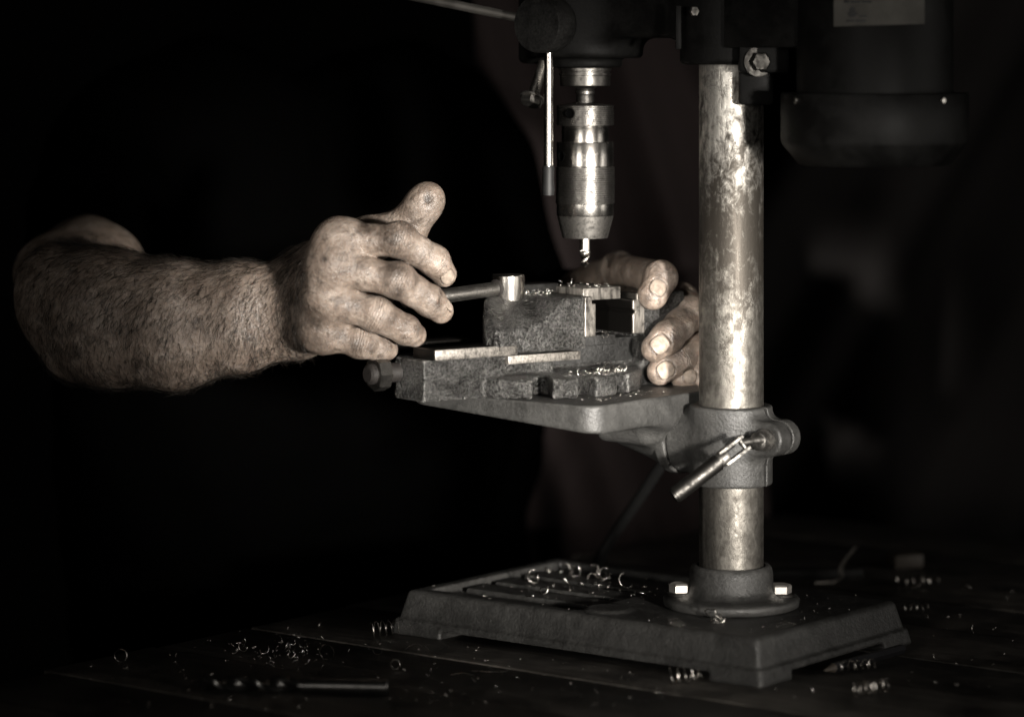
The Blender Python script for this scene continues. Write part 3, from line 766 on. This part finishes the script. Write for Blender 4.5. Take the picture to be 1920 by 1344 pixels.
# end of the clamping screw below the hand
sc = vise(-0.1852, -0.004, 0.2195)
vs_ = lathe('clamp_screw', [(0.0075, -0.002), (0.0075, 0.012), (0.0070, 0.0122)], sc, -EX, 'grime', vis, 32)
lathe('screw_nut', [(0.0125, 0.012), (0.0135, 0.0126), (0.0135, 0.0215), (0.0122, 0.0225)], sc, -EX, 'chuck_knurl', vs_, 8, 20)
lathe('screw_end', [(0.008, 0.0225), (0.008, 0.0265), (0.006, 0.028)], sc, -EX, 'grime', vs_, 24)

tag(box('workpiece', vise(-0.0070, -0.006, 0.2738), VAX, (0.0190, 0.0255, 0.0048), 'milled_steel', None, 0.0006),
    'flat milled steel piece clamped between the vise jaws under the drill', 'workpiece')

# ================================================================== PERSON
def chain(p, pts, rs, k):
    d = None
    for i in range(len(pts) - 1):
        c = rcone(p, pts[i], pts[i + 1], rs[i], rs[i + 1]); d = c if d is None else smin(d, c, k)
    return d
NAILS = []
def finger(p, pts, rs):
    """three phalanges, waisted between the joints"""
    P2, R2 = [pts[0]], [rs[0]]
    for i in range(3):
        if i < 2: P2 += [pts[i] * .5 + pts[i + 1] * .5]; R2 += [(rs[i] + rs[i + 1]) * .5 * .92]
        P2 += [pts[i + 1]]; R2 += [rs[i + 1] * (1.0 if i else 0.985)]
    c = chain(p, P2, R2, .005)
    bend = unit(pts[1] * 2 - pts[0] - pts[2]) * 0.0024
    return smin(c, np.sqrt(((p - pts[1] - bend) ** 2).sum(1)) - rs[1] * 0.93, .006)
def nail(tip, dip, r, n0, width, length, back=0.002, cut=True):
    t = unit(tip - dip); n = np.asarray(n0, float); n = unit(n - t * np.dot(n, t)); b = np.cross(t, n)
    NAILS.append(dict(c=tip - t * back, t=t, n=n, b=b, r=r, w=width, L=length, back=back, cut=cut))
    return NAILS[-1]
def carve_nails(p, d, nails):
    for N in nails:
        if not N['cut']: continue
        q = p - N['c']; al = q @ N['t']; nn_ = q @ N['n']; bb = q @ N['b']
        rho = np.hypot(nn_, bb); ph = np.arctan2(bb, nn_)
        e = (np.abs(al / (N['L'] * 0.56)) ** 4 + np.abs(ph / (N['w'] * 1.1)) ** 4) ** 0.25 - 1
        e = np.maximum(e, (al - N['back'] - N['r'] * 0.5) * 60)
        cut = np.maximum(e * N['L'] * 0.5, (N['r'] * 0.97 - 0.0012) - rho)
        cut = np.where(nn_ > 0, cut, 1.0)
        d = np.maximum(d, -cut)
        # skin fold round the nail
    return d
JOINTS = []
# ---- right arm (left in the picture)
RF = dict(
  index=([P(634, 452, 2.350), P(748, 450, 2.340), P(814, 489, 2.354), P(832, 514, 2.366)], [.0132, .0128, .0115, .0100]),
  middle=([P(620, 498, 2.342), P(745, 526, 2.335), P(806, 564, 2.351), P(826, 582, 2.364)], [.0142, .0130, .0116, .0100]),
  ring=([P(612, 560, 2.349), P(705, 590, 2.344), P(760, 618, 2.357), P(777, 628, 2.368)], [.0138, .0125, .0110, .0093]),
  little=([P(602, 620, 2.360), P(672, 641, 2.357), P(711, 651, 2.367), P(726, 655, 2.375)], [.0126, .0113, .0098, .0084]))
RT = [P(588, 500, 2.420), P(690, 449, 2.408), P(760, 430, 2.396), P(802, 373, 2.386)]
RTr = [.020, .0170, .0172, .0134]
WR = P(548, 580, 2.408)
meta0 = [P(566, 525, 2.418), P(560, 560, 2.412), P(558, 590, 2.412), P(560, 620, 2.418)]
fore_t = [P(552, 546, 2.418), P(450, 558, 2.418), P(330, 572, 2.434), P(205, 560, 2.460), P(112, 537, 2.490)]
fore_tr = [.0200, .0245, .0322, .0370, .0345]
fore_b = [P(556, 612, 2.418), P(450, 632, 2.416), P(330, 645, 2.430), P(215, 634, 2.456), P(152, 638, 2.485)]
fore_br = [.0195, .0240, .0325, .0350, .0345]
up = [P(125, 570, 2.500), P(160, 508, 2.620), P(185, 430, 2.80)]; upr = [.040, .0405, .048]
rn = [nail(RF['index'][0][3], RF['index'][0][2], .0100, (0.10, -1, 0.14), 0.62, 0.0125, 0.003),
      nail(RF['middle'][0][3], RF['middle'][0][2], .0100, (0.80, -0.40, 0.62), 0.62, 0.0120, 0.003)]
KO = P(614, 530, 2.35); KD = unit(P(720, 556, 2.35) - KO)
def f_right(p):
    fo = smin(chain(p, fore_t, fore_tr, .02), chain(p, fore_b, fore_br, .02), .030)
    ua = smin(chain(p, up, upr, .02), rcone(p, P(92, 512, 2.585), P(196, 508, 2.60), .0300, .0350), .02); d = smin(fo, ua, .014)
    me = None
    for (nm, (pts, rs)), m0 in zip(RF.items(), meta0):
        c = rcone(p, m0, pts[0] + V3(0, 0.002, 0), .0205, rs[0] * 0.98); me = c if me is None else smin(me, c, .020)
        c = rcone(p, pts[0], pts[0] + (pts[1] - pts[0]) * 0.20 + V3(0, .007, 0), rs[0], rs[0] * 0.86); me = smin(me, c, .007)
    pal = rcone(p, P(580, 575, 2.412), P(690, 560, 2.392), .026, .020); me = smin(me, pal, .02)
    th = chain(p, RT[:3], RTr[:3], .008); me = smin(me, th, .014)
    d = smin(d, me, .016)
    fi = None
    for m0, (pts, rs) in zip(meta0, RF.values()):      # extensor tendons
        d = smin(d, rcone(p, m0 + V3(0.012, -0.0165, 0.0), pts[0] + V3(0.002, -rs[0] * 0.72, 0), .0035, .0045), .007)
    kk = np.interp((p - KO) @ KD, [0.009, 0.028], [0.018, 0.0008])
    for nm, (pts, rs) in RF.items():
        c = finger(p, pts, rs)
        fi = c if fi is None else smin(fi, c, kk)
    d = smin(d, fi, np.maximum(kk, .0040))
    for i, (nm, (pts, rs)) in enumerate(RF.items()):     # knuckle heads
        d = smin(d, np.sqrt(((p - pts[0] - V3(0.003, -0.0012, 0)) ** 2).sum(1)) - rs[0] * 0.88, .014)
    tt = rcone(p, RT[2], RT[3], RTr[2], RTr[3]); tt = smin(tt, np.sqrt(((p - (RT[3] - unit(RT[3] - RT[2]) * 0.006 + V3(0, -0.002, 0))) ** 2).sum(1)) - 0.0140, .006)
    d = smin(d, tt, .0030)
    # small dent in the thumb pad
    d = smax(d, -(np.sqrt(((p - P(803, 374, 2.3700)) ** 2).sum(1)) - 0.0036), .005)
    return carve_nails(p, d, rn)
allp = [x for pts, _ in RF.values() for x in pts] + RT + fore_t + fore_b + up[:2] + [P(150, 490, 2.70)]
lo, hi = bounds(allp, 0.05)
rv, rf = sdf_mesh(f_right, lo, hi, 0.0013, 1)
# ---- left arm (right in the picture)
LF = dict(
  index=([P(1278, 562, 2.550), P(1296, 588, 2.496), P(1252, 632, 2.459), P(1228, 653, 2.452)], [.0130, .0132, .0126, .0112]),
  middle=([P(1296, 612, 2.560), P(1328, 642, 2.503), P(1272, 675, 2.473), P(1238, 697, 2.465)], [.0130, .0129, .0121, .0109]),
  ring=([P(1306, 655, 2.565), P(1345, 676, 2.512), P(1310, 697, 2.484), P(1281, 707, 2.475)], [.0124, .0120, .0111, .0102]),
  little=([P(1310, 690, 2.570), P(1356, 702, 2.520), P(1338, 714, 2.488), P(1322, 718, 2.478)], [.0115, .0108, .0098, .0088]))
LT = [P(1098, 545, 2.690), P(1160, 506, 2.600), P(1239, 520, 2.471), P(1224, 552, 2.460)]
LTr = [.018, .0136, .0134, .0124]
LW = P(1098, 556, 2.660)
lmeta0 = [P(1128, 545, 2.640), P(1125, 575, 2.650), P(1120, 605, 2.660), P(1115, 630, 2.670)]
lfore = [P(1105, 570, 2.66), P(1060, 610, 2.78), P(990, 660, 2.95)]; lforer = [.027, .034, .044]
ln = [nail(LT[3], LT[2], .0126, (0.05, -1, 0.02), 0.56, 0.0135, 0.0005),
      nail(LF['index'][0][3], LF['index'][0][2], .0116, (-0.38, -1, -0.22), 0.66, 0.0150, 0.0005),
      nail(LF['middle'][0][3], LF['middle'][0][2], .0114, (-0.30, -1, -0.18), 0.66, 0.0146, 0.0005),
      nail(LF['ring'][0][3], LF['ring'][0][2], .0106, (-0.20, -1, -0.05), 0.52, 0.0120, 0.0)]
def f_left(p):
    d = chain(p, lfore, lforer, .02); me = None
    for (nm, (pts, rs)), m0 in zip(LF.items(), lmeta0):
        c = rcone(p, m0, pts[0], .018, rs[0]); me = c if me is None else smin(me, c, .014)
    me = smin(me, chain(p, LT[:3], LTr[:3], .010), .016)
    d = smin(d, me, .02)
    fi = None
    for nm, (pts, rs) in LF.items():
        c = finger(p, pts, rs)
        fi = c if fi is None else smin(fi, c, .0007)
    d = smin(d, fi, .006)
    tip = rcone(p, LT[2], LT[3], LTr[2], LTr[3])
    d = smin(d, tip, .0035)
    return carve_nails(p, d, ln)
allp = [x for pts, _ in LF.values() for x in pts] + LT + lfore[:2] + [P(1030, 630, 2.85)]
lo, hi = bounds(allp, 0.035)
lv, lf = sdf_mesh(f_left, lo, hi, 0.00095, 1)
bv, bf = join_data([(rv, [tuple(x) for x in rf.tolist()]), (lv, [tuple(x) for x in lf.tolist()])])
person = mesh_obj('person', bv, bf, 'skin')
tag(person, 'bare hairy forearms and dirty hands, one on the vise lever, one steadying the vise', 'person')
# crease attributes near the finger joints
cre = np.zeros(len(bv)); alg = np.zeros(len(bv))
for FD in (RF, LF):
    for pts, rs in FD.values():
        for j, wdt in ((1, .0062), (2, .0040)):
            t = unit(unit(pts[j] - pts[j - 1]) + unit(pts[j + 1] - pts[j])); q = bv - pts[j]; s = q @ t
            rr = np.sqrt(np.maximum((q * q).sum(1) - s * s, 0))
            wt = np.exp(-(s / wdt) ** 2) * (rr < rs[j] * 1.35) * (np.abs(s) < 0.02)
            m = wt > cre; cre[m] = wt[m]; alg[m] = s[m]
wq = bv - WR; s = wq @ unit(P(600, 575, 2.39) - WR); wt = np.exp(-(s / .016) ** 2) * ((wq * wq).sum(1) < 0.055 ** 2) * 0.6
m = wt > cre; cre[m] = wt[m]; alg[m] = s[m] * 0.5
rim = np.zeros(len(bv)); smu_shade = np.zeros(len(bv))
vpx = 960 + bv[:, 0] * F / bv[:, 1]; vpy = HY + (CZ - bv[:, 2]) * F / bv[:, 1]
for x, y, rx, st in ((687, 424, 15, .8), (731, 446, 20, .85), (770, 462, 14, .5), (675, 496, 13, .6), (734, 502, 20, .85), (747, 549, 15, .8), (669, 571, 15, .6), (737, 599, 17, .7), (591, 605, 19, .7),
        (637, 630, 16, .7), (669, 649, 15, .7), (609, 486, 6, .9), (819, 571, 11, .7), (784, 617, 11, .7), (803, 375, 9, 1.0), (775, 416, 22, .7), (700, 655, 14, .6), (600, 640, 18, .6), (590, 660, 14, .5),
        (785, 478, 24, .5), (800, 553, 26, .55), (758, 612, 22, .5), (712, 650, 20, .5), (806, 392, 30, .5), (828, 530, 12, .5),  # dimmer light on finger ends and thumb, painted in with the smudges
        (1262, 636, 17, .8), (1245, 612, 13, .7), (1285, 590, 12, .5), (1236, 512, 20, .6), (1213, 560, 10, .7), (1250, 548, 10, .6), (1275, 668, 14, .5), (1215, 640, 8, .6), (1252, 690, 10, .5)):
    g_ = np.minimum(1.0, np.exp(-((vpx - x) ** 2 + (vpy - y) ** 2) / (rx * 1.25) ** 2) * st * 1.15)
    dep = (bv[:, 1] < 2.40) if x < 1000 and y > 420 else (bv[:, 1] < 2.52)
    smu_shade = np.maximum(smu_shade, g_ * dep)
for N in NAILS:
    q = bv - N['c']; al = q @ N['t']; n_ = q @ N['n']; bb = q @ N['b']
    e = (np.abs(al / (N['L'] * 0.5)) ** 3 + np.abs(np.arctan2(bb, n_) / N['w']) ** 3) ** (1 / 3) - 1
    near = (np.abs(al) < N['L']) & (n_ > 0) & ((q * q).sum(1) < (N['r'] * 2.2) ** 2)
    rim = np.maximum(rim, np.where(near, np.clip(1.0 - np.abs(e - 0.04) / 0.16, 0, 1) * 0.85, 0))
for nm, arr in (('crease', cre), ('along', alg), ('rim', rim), ('smudge_shade', smu_shade)):
    at = person.data.attributes.new(nm, 'FLOAT', 'POINT'); at.data.foreach_set('value', arr.astype(np.float32))
# nails
def nail_mesh(N):
    vs, fs = [], []; nu, nv = 13, 15
    for j in range(nv):
        v = -1 + 2 * j / (nv - 1); hw = (1 - min(1, abs(v)) ** 2.8) ** (1 / 2.8) if abs(v) < 1 else 0.0
        hw = max(hw, 0.42 if v < 0 else 0.30)
        for i in range(nu):
            u = -1 + 2 * i / (nu - 1); ph = u * hw * N['w']
            rr = N['r'] * (0.97 if N['cut'] else 1.015) - 0.0001 - 0.0006 * max(0, v) ** 2 - 0.0006 * max(0, -v) ** 3
            vs.append(N['c'] + N['t'] * (v * N['L'] / 2) + (N['n'] * math.cos(ph) + N['b'] * math.sin(ph)) * rr)
    fs = [(j * nu + i, j * nu + i + 1, (j + 1) * nu + i + 1, (j + 1) * nu + i) for j in range(nv - 1) for i in range(nu - 1)]
    o = mesh_obj('fingernail', vs, fs, 'nail', person)
    m = o.modifiers.new('thick', 'SOLIDIFY'); m.thickness = 0.0007; m.offset = 0
for N in NAILS: nail_mesh(N)
# forearm hair
def make_hair():
    V_ = rv; Fq = rf
    c = V_[Fq].mean(1); nrm = np.cross(V_[Fq[:, 2]] - V_[Fq[:, 0]], V_[Fq[:, 3]] - V_[Fq[:, 1]]); ar = np.linalg.norm(nrm, axis=1); nrm /= ar[:, None] + 1e-12
    px = 960 + c[:, 0] * F / c[:, 1]
    clump = 0.35 + 1.3 * (0.5 + 0.5 * np.sin(c[:, 0] * 170 + 2.1 * np.sin(c[:, 2] * 120)) * np.sin(c[:, 2] * 150 + 1.7 * np.sin(c[:, 0] * 90))) ** 1.3
    wgt = ar * clump * np.interp(px, [30, 90, 200, 480, 560, 585], [0.3, 0.8, 1, 1, 1.2, 0.0]) * (c[:, 1] < 2.56)
    idx = RNG.choice(len(c), 9000, p=wgt / wgt.sum()); vs, fs = [], []
    for i in idx:
        n = nrm[i]; root = c[i] + RNG.normal(0, 0.0005, 3) * 1
        low = np.clip((root[2] - 0.255) / 0.05, -1, 1)
        dr = V3(-0.25 - 0.35 * low, 0, -1.0) + RNG.normal(0, 0.33, 3); dr = unit(dr - n * np.dot(dr, n))
        L = RNG.uniform(0.006, 0.012) + (RNG.random() < 0.3) * RNG.uniform(0, 0.009); lift = RNG.uniform(0.0006, 0.0024); bend = np.cross(n, dr) * RNG.normal(0, 0.25)
        r = RNG.uniform(0.00010, 0.00019); a1, a2 = n, np.cross(n, dr); b0 = len(vs)
        for k_ in range(4):
            t = k_ / 3; p = root + (dr * t + bend * t * t) * L + n * (lift * math.sin(t * 2.2) + 0.0001 - 0.0003 * (k_ == 0)); rr = r * (1 - 0.75 * t)
            vs += [p + a1 * rr, p - a1 * rr * .5 + a2 * rr * .87, p - a1 * rr * .5 - a2 * rr * .87]
        for k_ in range(3):
            q = b0 + k_ * 3
            fs += [(q, q + 1, q + 4, q + 3), (q + 1, q + 2, q + 5, q + 4), (q + 2, q, q + 3, q + 5)]
    o = mesh_obj('arm_hair', vs, fs, 'hair', person); o['kind'] = 'stuff'
make_hair()
# dark shirt: torso and sleeves
sh_r = [P(158, 512, 2.640), P(185, 430, 2.80), P(215, 300, 2.93)]
sh_l = [P(1085, 590, 2.74), P(990, 660, 2.95), P(880, 330, 3.12)]
tor = [V3(-0.21, 3.05, -0.25), V3(-0.21, 3.06, 0.10), V3(-0.21, 3.06, 0.36)]
def f_shirt(p):
    d = chain(p, sh_r, [.052, .060, .068], .03); d = smin(d, chain(p, sh_l, [.042, .056, .066], .03), .04)
    for dx in (-.09, .09): d = smin(d, chain(p, [t + V3(dx, dx * .5, 0) for t in tor], [.13, .14, .12], .05), .06)
    q = np.sin(p[:, 0] * 60 + p[:, 2] * 35) * 0.003 + np.sin(p[:, 2] * 80 - p[:, 1] * 40) * 0.002
    return d + q
lo, hi = bounds(sh_r + sh_l + tor, 0.25)
sdf_obj('shirt', f_shirt, lo, hi, 0.006, 'shirt_cloth', person)

# ================================================================== SMALL THINGS ON THE BENCH
def on_bench(px, py, h=0.0):
    d = (CZ - h) * F / (py - HY); return P(px, py, d)
a = on_bench(728, 1287, 0.006); b = on_bench(372, 1280, 0.006)
ax = unit(a - b); L = float(np.linalg.norm(a - b))
v, f = twist_bit('b', np.array([b[0], b[1], 0.0061]), V3(ax[0], ax[1], 0), 0.0060, L * 0.56, L * 0.44, 1.25, 'tool_black')
tag(mesh_obj('drill_bit', v, f, 'tool_black', None, True, 35), 'thick black twist drill lying on the bench in front', 'drill bit')
# pencil by the right foot of the base
a = on_bench(1562, 1252, 0.004); b = on_bench(1692, 1216, 0.004); ax = unit(b - a); L = float(np.linalg.norm(b - a))
pv_, pf_ = lathe_data([(0.0038, 0), (0.0038, L), (0.0034, L + 0.0003)], (a[0], a[1], 0.0042), ax, 6)
pen = mesh_obj('pencil', pv_, pf_, 'dark_lacquer', None, False); tag(pen, 'dark pencil lying by the right foot of the drill press', 'pencil')
lathe('sharpened_tip', [(0.0006, -0.012), (0.0030, -0.002), (0.0037, 0.0)], (a[0], a[1], 0.0042), ax, 'pale_wood', pen, 12)
# blurred offcuts behind, right of the column
def strip(name, pts, wv, th, mat, label, cat):
    vs, fs = [], []
    for i, p in enumerate(pts):
        t = unit(pts[min(i + 1, len(pts) - 1)] - pts[max(i - 1, 0)]); n = unit(np.cross(t, wv))
        for s_, q in ((-1, -1), (1, -1), (1, 1), (-1, 1)): vs.append(p + np.asarray(wv) * s_ * 0.5 + n * q * th * 0.5)
    for i in range(len(pts) - 1):
        for k_ in range(4): l = (k_ + 1) % 4; fs.append((i * 4 + k_, i * 4 + l, i * 4 + 4 + l, i * 4 + 4 + k_))
    fs += [(3, 2, 1, 0), tuple(len(vs) - 4 + i for i in range(4))]
    o = mesh_obj(name, vs, fs, mat, None, True, 40); tag(o, label, cat); return o
g = on_bench(1585, 1092)
strip('metal_offcut', [g + V3(-0.026, -0.004, 0.0012), g + V3(-0.010, 0, 0.0012), g + V3(-0.003, 0.002, 0.004), g + V3(-0.004, 0.004, 0.012), g + V3(0.001, 0.006, 0.020), g + V3(0.007, 0.008, 0.026), g + V3(0.010, 0.009, 0.030)],
      V3(0.003, 0.010, 0), 0.0022, 'ground_steel', 'bent pale metal strip standing on the bench behind the press base', 'metal strip')
g = on_bench(1695, 1062)
tag(box('wood_block', g + ZZ * 0.0062, (unit(V3(1, .3, 0)), unit(V3(-.3, 1, 0)), ZZ), (0.014, 0.012, 0.006), 'pale_wood', None, 0.001), 'small pale block on the bench at the far right back', 'block')
g = on_bench(1520, 1083)
tag(box('steel_bar', g + ZZ * 0.0042, (unit(V3(1, .06, 0)), unit(V3(-.06, 1, 0)), ZZ), (0.046, 0.007, 0.004), 'cast_iron_dark', None, 0.0006), 'long flat dark bar lying on the bench behind the column', 'metal bar')
# dark cable running down behind the table
cb = [P(1112, 1100, 2.70), P(1116, 1060, 2.70), P(1150, 1002, 2.69), P(1196, 938, 2.67), P(1238, 874, 2.64), P(1300, 780, 2.58), P(1345, 640, 2.52), P(1362, 400, 2.462), P(1368, 200, 2.455), P(1372, 60, 2.452)]
cb[0][2] = 0.0062; cb.insert(0, cb[0] + V3(0.035, -0.012, 0)); cb.insert(0, cb[0] + V3(0.11, -0.075, 0))
def smooth_pts(pts, it=3):
    for _ in range(it):
        q = [pts[0]]
        for i in range(len(pts) - 1): q += [pts[i] * .75 + pts[i + 1] * .25, pts[i] * .25 + pts[i + 1] * .75]
        pts = q + [pts[-1]]
    return pts
tag(tube('power_cable', smooth_pts(cb), 0.0050, 'rubber', None, 12), 'thick black cable slanting down behind the drill press table', 'cable')

# ---- metal shavings
def helix(c, axis, r, turns, length, n=40, phase=0.0, grow=0.0):
    x, y, z = frame_from(axis)
    return [np.asarray(c) + z * length * i / n + (x * math.cos(phase + turns * 2 * math.pi * i / n) + y * math.sin(phase + turns * 2 * math.pi * i / n)) * r * (1 + grow * i / n) for i in range(n + 1)]
def lift(pts, z0):
    m = min(p[2] for p in pts); return [p + ZZ * (z0 - m) for p in pts]
def shaving(pts, rad, label, z0, flat=0.45):
    pts = lift([q + RNG.normal(0, rad * 0.35, 3) for q in pts], z0 + rad)
    o = tube('metal_shaving', pts, [rad * (0.35 + 0.65 * math.sin(math.pi * (0.08 + 0.84 * i / (len(pts) - 1)))) for i in range(len(pts))], 'shaving_steel', None, 6, flat)
    tag(o, label, 'metal shaving', 'metal shavings lying about the machine')
g = on_bench(694, 1196)
shaving(helix(g, V3(1, 0.25, 0.05), 0.0058, 5.2, 0.026, 80, 1.0), 0.0007, 'open spring-like shaving at the left foot of the base', 0.0003)
g = on_bench(612, 1236); shaving(helix(g, V3(0.3, -1, 0.35), 0.0058, 0.85, 0.003, 30, -0.5), 0.0006, 'hook-shaped curl left of the spring-like shaving', 0.0003)
g = on_bench(740, 1256); shaving(helix(g, V3(0.3, -1, 0.2), 0.0036, 1.6, 0.002, 30, 0.5), 0.0008, 'tight little ring curl just above the thick drill shank', 0.0003)
g = on_bench(785, 1226); shaving([g + V3(-0.013, 0, 0), g + V3(-0.008, .001, .005), g + V3(-0.002, .002, .0068), g + V3(0.005, .001, .005), g + V3(0.009, 0, .002)], 0.0007, 'thin arched strand below the left end of the base', 0.0003)
g = on_bench(708, 1228); shaving(helix(g, V3(0.1, -1, 0.2), 0.0034, 0.7, 0.002, 20, 2.8), 0.0005, 'small bent strand between hook curl and arched strand', 0.0003)
g = on_bench(925, 1262); shaving([g + V3(-0.016, 0.004, 0.001), g + V3(-0.008, 0.001, 0.0004), g + V3(0.001, 0, 0.0004), g + V3(0.010, 0.002, 0.0008)], 0.0009, 'straight pale sliver below the middle of the base', 0.0003)
g = on_bench(875, 1268); shaving([g + V3(-0.012, 0.0, 0.0004), g + V3(-0.003, .001, .002), g + V3(0.006, -0.001, 0.0004)], 0.0007, 'short bent sliver left of the straight pale sliver', 0.0003)
g = on_bench(226, 1240); shaving(helix(g, V3(0.2, -1, 0.3), 0.0048, 1.2, 0.003, 30, 0.3), 0.0004, 'faint lone curl at the far left of the bench', 0.0003)
g = on_bench(1255, 1284); shaving(helix(g, V3(1, -0.2, 0.1), 0.0062, 4.5, 0.024, 70, 0.4, -0.5), 0.0008, 'coiled shaving against the front long side near the front corner', 0.0003)
g = on_bench(1570, 1262); shaving(helix(g, V3(1, 0.4, 0), 0.0035, 6, 0.034, 80, 0.4), 0.0008, 'long coil just below the pencil', 0.0003)
g = on_bench(1600, 1308); shaving(helix(g, V3(1, 0.7, 0), 0.0042, 6, 0.034, 80, 1.4), 0.0008, 'long coil nearest the lower right corner of the bench', 0.0003)
g = on_bench(1690, 1150); shaving(helix(g, V3(1, 0.25, 0), 0.0035, 5, 0.026, 60, 0.4), 0.0008, 'coil on the bench past the right corner of the base', 0.0003)
g = on_bench(1675, 1100); shaving(helix(g, V3(1, 0.1, 0), 0.0040, 6, 0.042, 80, 0.4), 0.0009, 'blurred coil right of the standing metal strip', 0.0003)
g = P(1340, 1172, 2.33)
tp = []
for i in range(46): 
    t = i / 45; tp.append(g + V3(0.0065 * math.sin(9 * t) * (1 - .3 * t) + 0.002 * math.sin(31 * t), 0.005 * math.cos(13 * t), 0.0065 * (1 + math.sin(11 * t + 1)) * (0.4 + .6 * t)))
shaving(tp, 0.0007, 'tangled shaving on the base in front of the column flange', BT + 0.0002)
g = P(1130, 1132, 2.41)
shaving([g + V3(-0.022, 0, 0.006), g + V3(-0.014, 0, 0.0055), g + V3(-0.007, 0, 0.003), g + V3(-0.002, 0, 0)], 0.0006, 'thin strand of the pair leaning together on the base, left one', 0.0275)
shaving([g + V3(0.001, 0, 0), g + V3(0.002, 0, 0.005), g + V3(0.006, 0, 0.010), g + V3(0.012, 0.001, 0.0125)], 0.0006, 'thin strand of the pair leaning together on the base, right one', 0.0275)
g = vise(-0.030, -0.070, 0.216)
shaving(helix(g, V3(0.2, -1, 0.2), 0.0042, 0.75, 0.004, 26, -0.6), 0.0005, 'thin looped shaving standing on the slotted vise base', 0.2152)
g = vise(-0.020, -0.036, 0.243)
shaving(helix(g + V3(0.01, 0, 0), V3(0.1, -1, 0.1), 0.0024, 1.3, 0.002, 26, 0), 0.0005, 'little ring curl hanging below the jaw opening', 0.2392)

def crumbs(name, label, spots, size, mat='shaving_steel', curl=0.4):
    parts = []
    for p in spots:
        s = size * RNG.uniform(0.4, 1.6)
        if RNG.random() < curl:
            pts = helix(p, RNG.normal(0, 1, 3) + V3(0, -0.8, 0.2), s * 1.5, RNG.uniform(0.2, 0.75), s * RNG.uniform(0.3, 2.0), 9, RNG.uniform(0, 6), RNG.uniform(-0.6, 0.8)); pts = lift(pts, p[2] + s * 0.25)
            parts.append(tube_data(pts, s * 0.28, 5, 0.5))
        else:
            d = RNG.normal(0, 1, 3); d[2] *= 0.35; d = unit(d) * s * 1.3; q = p + ZZ * (s * 0.35 + abs(d[2]))
            parts.append(tube_data([q - d, q + V3(0, 0, s * .3), q + d], [s * 0.25, s * 0.5, s * 0.2], 5, 0.6))
    v, f = join_data(parts); o = mesh_obj(name, v, f, mat); tag(o, label, 'metal chips', None, 'stuff')
sp = []
for i in range(60):
    px = RNG.normal(1090, 62); py = RNG.normal(1082, 17) ; d = (CZ - 0.032) * F / (py - HY); q = P(px, py, d); l = loc(q[None], COL, MAX_)[0]
    inpad = 0.094 < l[0] < 0.224 and abs(l[1]) < 0.052
    if not (0.089 < l[0] < 0.229 and abs(l[1]) < 0.083): continue
    q[2] = 0.0319 if inpad else 0.0283; sp.append(q)
for px, py in ((1000, 1128), (1205, 1107), (1190, 1113)):
    q = P(px, py, 2.44); q[2] = 0.0345; sp.append(q)
crumbs('base_chips', 'bright metal chips heaped on the tray of the press base', sp, 0.0021)
sp = []
for i in range(190):
    s, t = RNG.uniform(-0.085, 0.24), RNG.uniform(-0.095, 0.095); q = mach(s, t, 0)
    l = (s, t); q[2] = 0.0345
    if 0.086 < s < 0.232 and abs(t) < 0.086: q[2] = 0.032 if (0.094 < s < 0.224 and abs(t) < 0.052) else 0.0285
    if math.hypot(s, t) > 0.056: sp.append(q)
crumbs('base_grit', 'fine metal grit scattered over the press base', sp, 0.00055, curl=0.1)
sp = []
for i in range(260):
    px = RNG.uniform(150, 1250); py = RNG.uniform(1195, 1330); q = on_bench(px, py); l = loc(q[None], COL, MAX_)[0]
    if (-0.11 < l[0] < 0.27 and abs(l[1]) < 0.12) or l[0] > 0.35: continue
    q[2] = 0.0006; sp.append(q)
for i in range(40): q = on_bench(RNG.normal(530, 45), RNG.normal(1222, 18)); q[2] = 0.0006; sp.append(q)
crumbs('bench_grit', 'fine metal grit scattered over the bench on the left', sp, 0.0007, curl=0.25)
sp = []
for i in range(46): q = on_bench(RNG.normal(525, 40), RNG.normal(1218, 16)); q[2] = 0.0006; sp.append(q)
for px, py in ((415, 1295), (400, 1320), (430, 1318), (395, 1327), (510, 1310), (500, 1330), (1455, 1296), (1490, 1310), (1300, 1275), (1330, 1290), (1180, 1310), (1520, 1300)):
    q = on_bench(px, py); q[2] = 0.0006; sp.append(q)
crumbs('bench_chips', 'larger metal chips on the bench around the thick twist drill', sp, 0.0016)
sp = []
for i in range(34): q = on_bench(RNG.uniform(1600, 1900), RNG.uniform(1080, 1300)); q[2] = 0.0006; sp.append(q)
crumbs('far_chips', 'dim metal chips on the bench right of the press base', sp, 0.0011)
sp = []
for i in range(90):
    a, y = RNG.normal(-0.030, 0.016), RNG.normal(-0.072, 0.006); 
    if math.hypot(a + 0.055, y) < 0.084 and y < -0.047: sp.append(vise(a, y, 0.2152))
for i in range(34): sp.append(vise(RNG.uniform(-0.072, -0.040), RNG.uniform(-0.018, 0.0), 0.2738))
for i in range(26): sp.append(vise(RNG.uniform(-0.024, 0.010), RNG.uniform(-0.031, 0.018), 0.2786))
for i in range(12): sp.append(vise(RNG.uniform(0.026, 0.05), RNG.uniform(-0.04, 0.02), 0.2736))
for i in range(10): sp.append(vise(RNG.uniform(-0.030, 0.0), RNG.uniform(-0.036, -0.026), 0.2418))
crumbs('vise_chips', 'small curly metal chips lying on the vise', sp, 0.0010)
sp = []
for i in range(40):
    s, t = RNG.uniform(0.045, 0.075), RNG.uniform(-0.10, -0.02); sp.append(mach(s, t, TT + 0.0002))
crumbs('table_chips', 'tiny metal chips on the drill press table edge', sp, 0.0007)
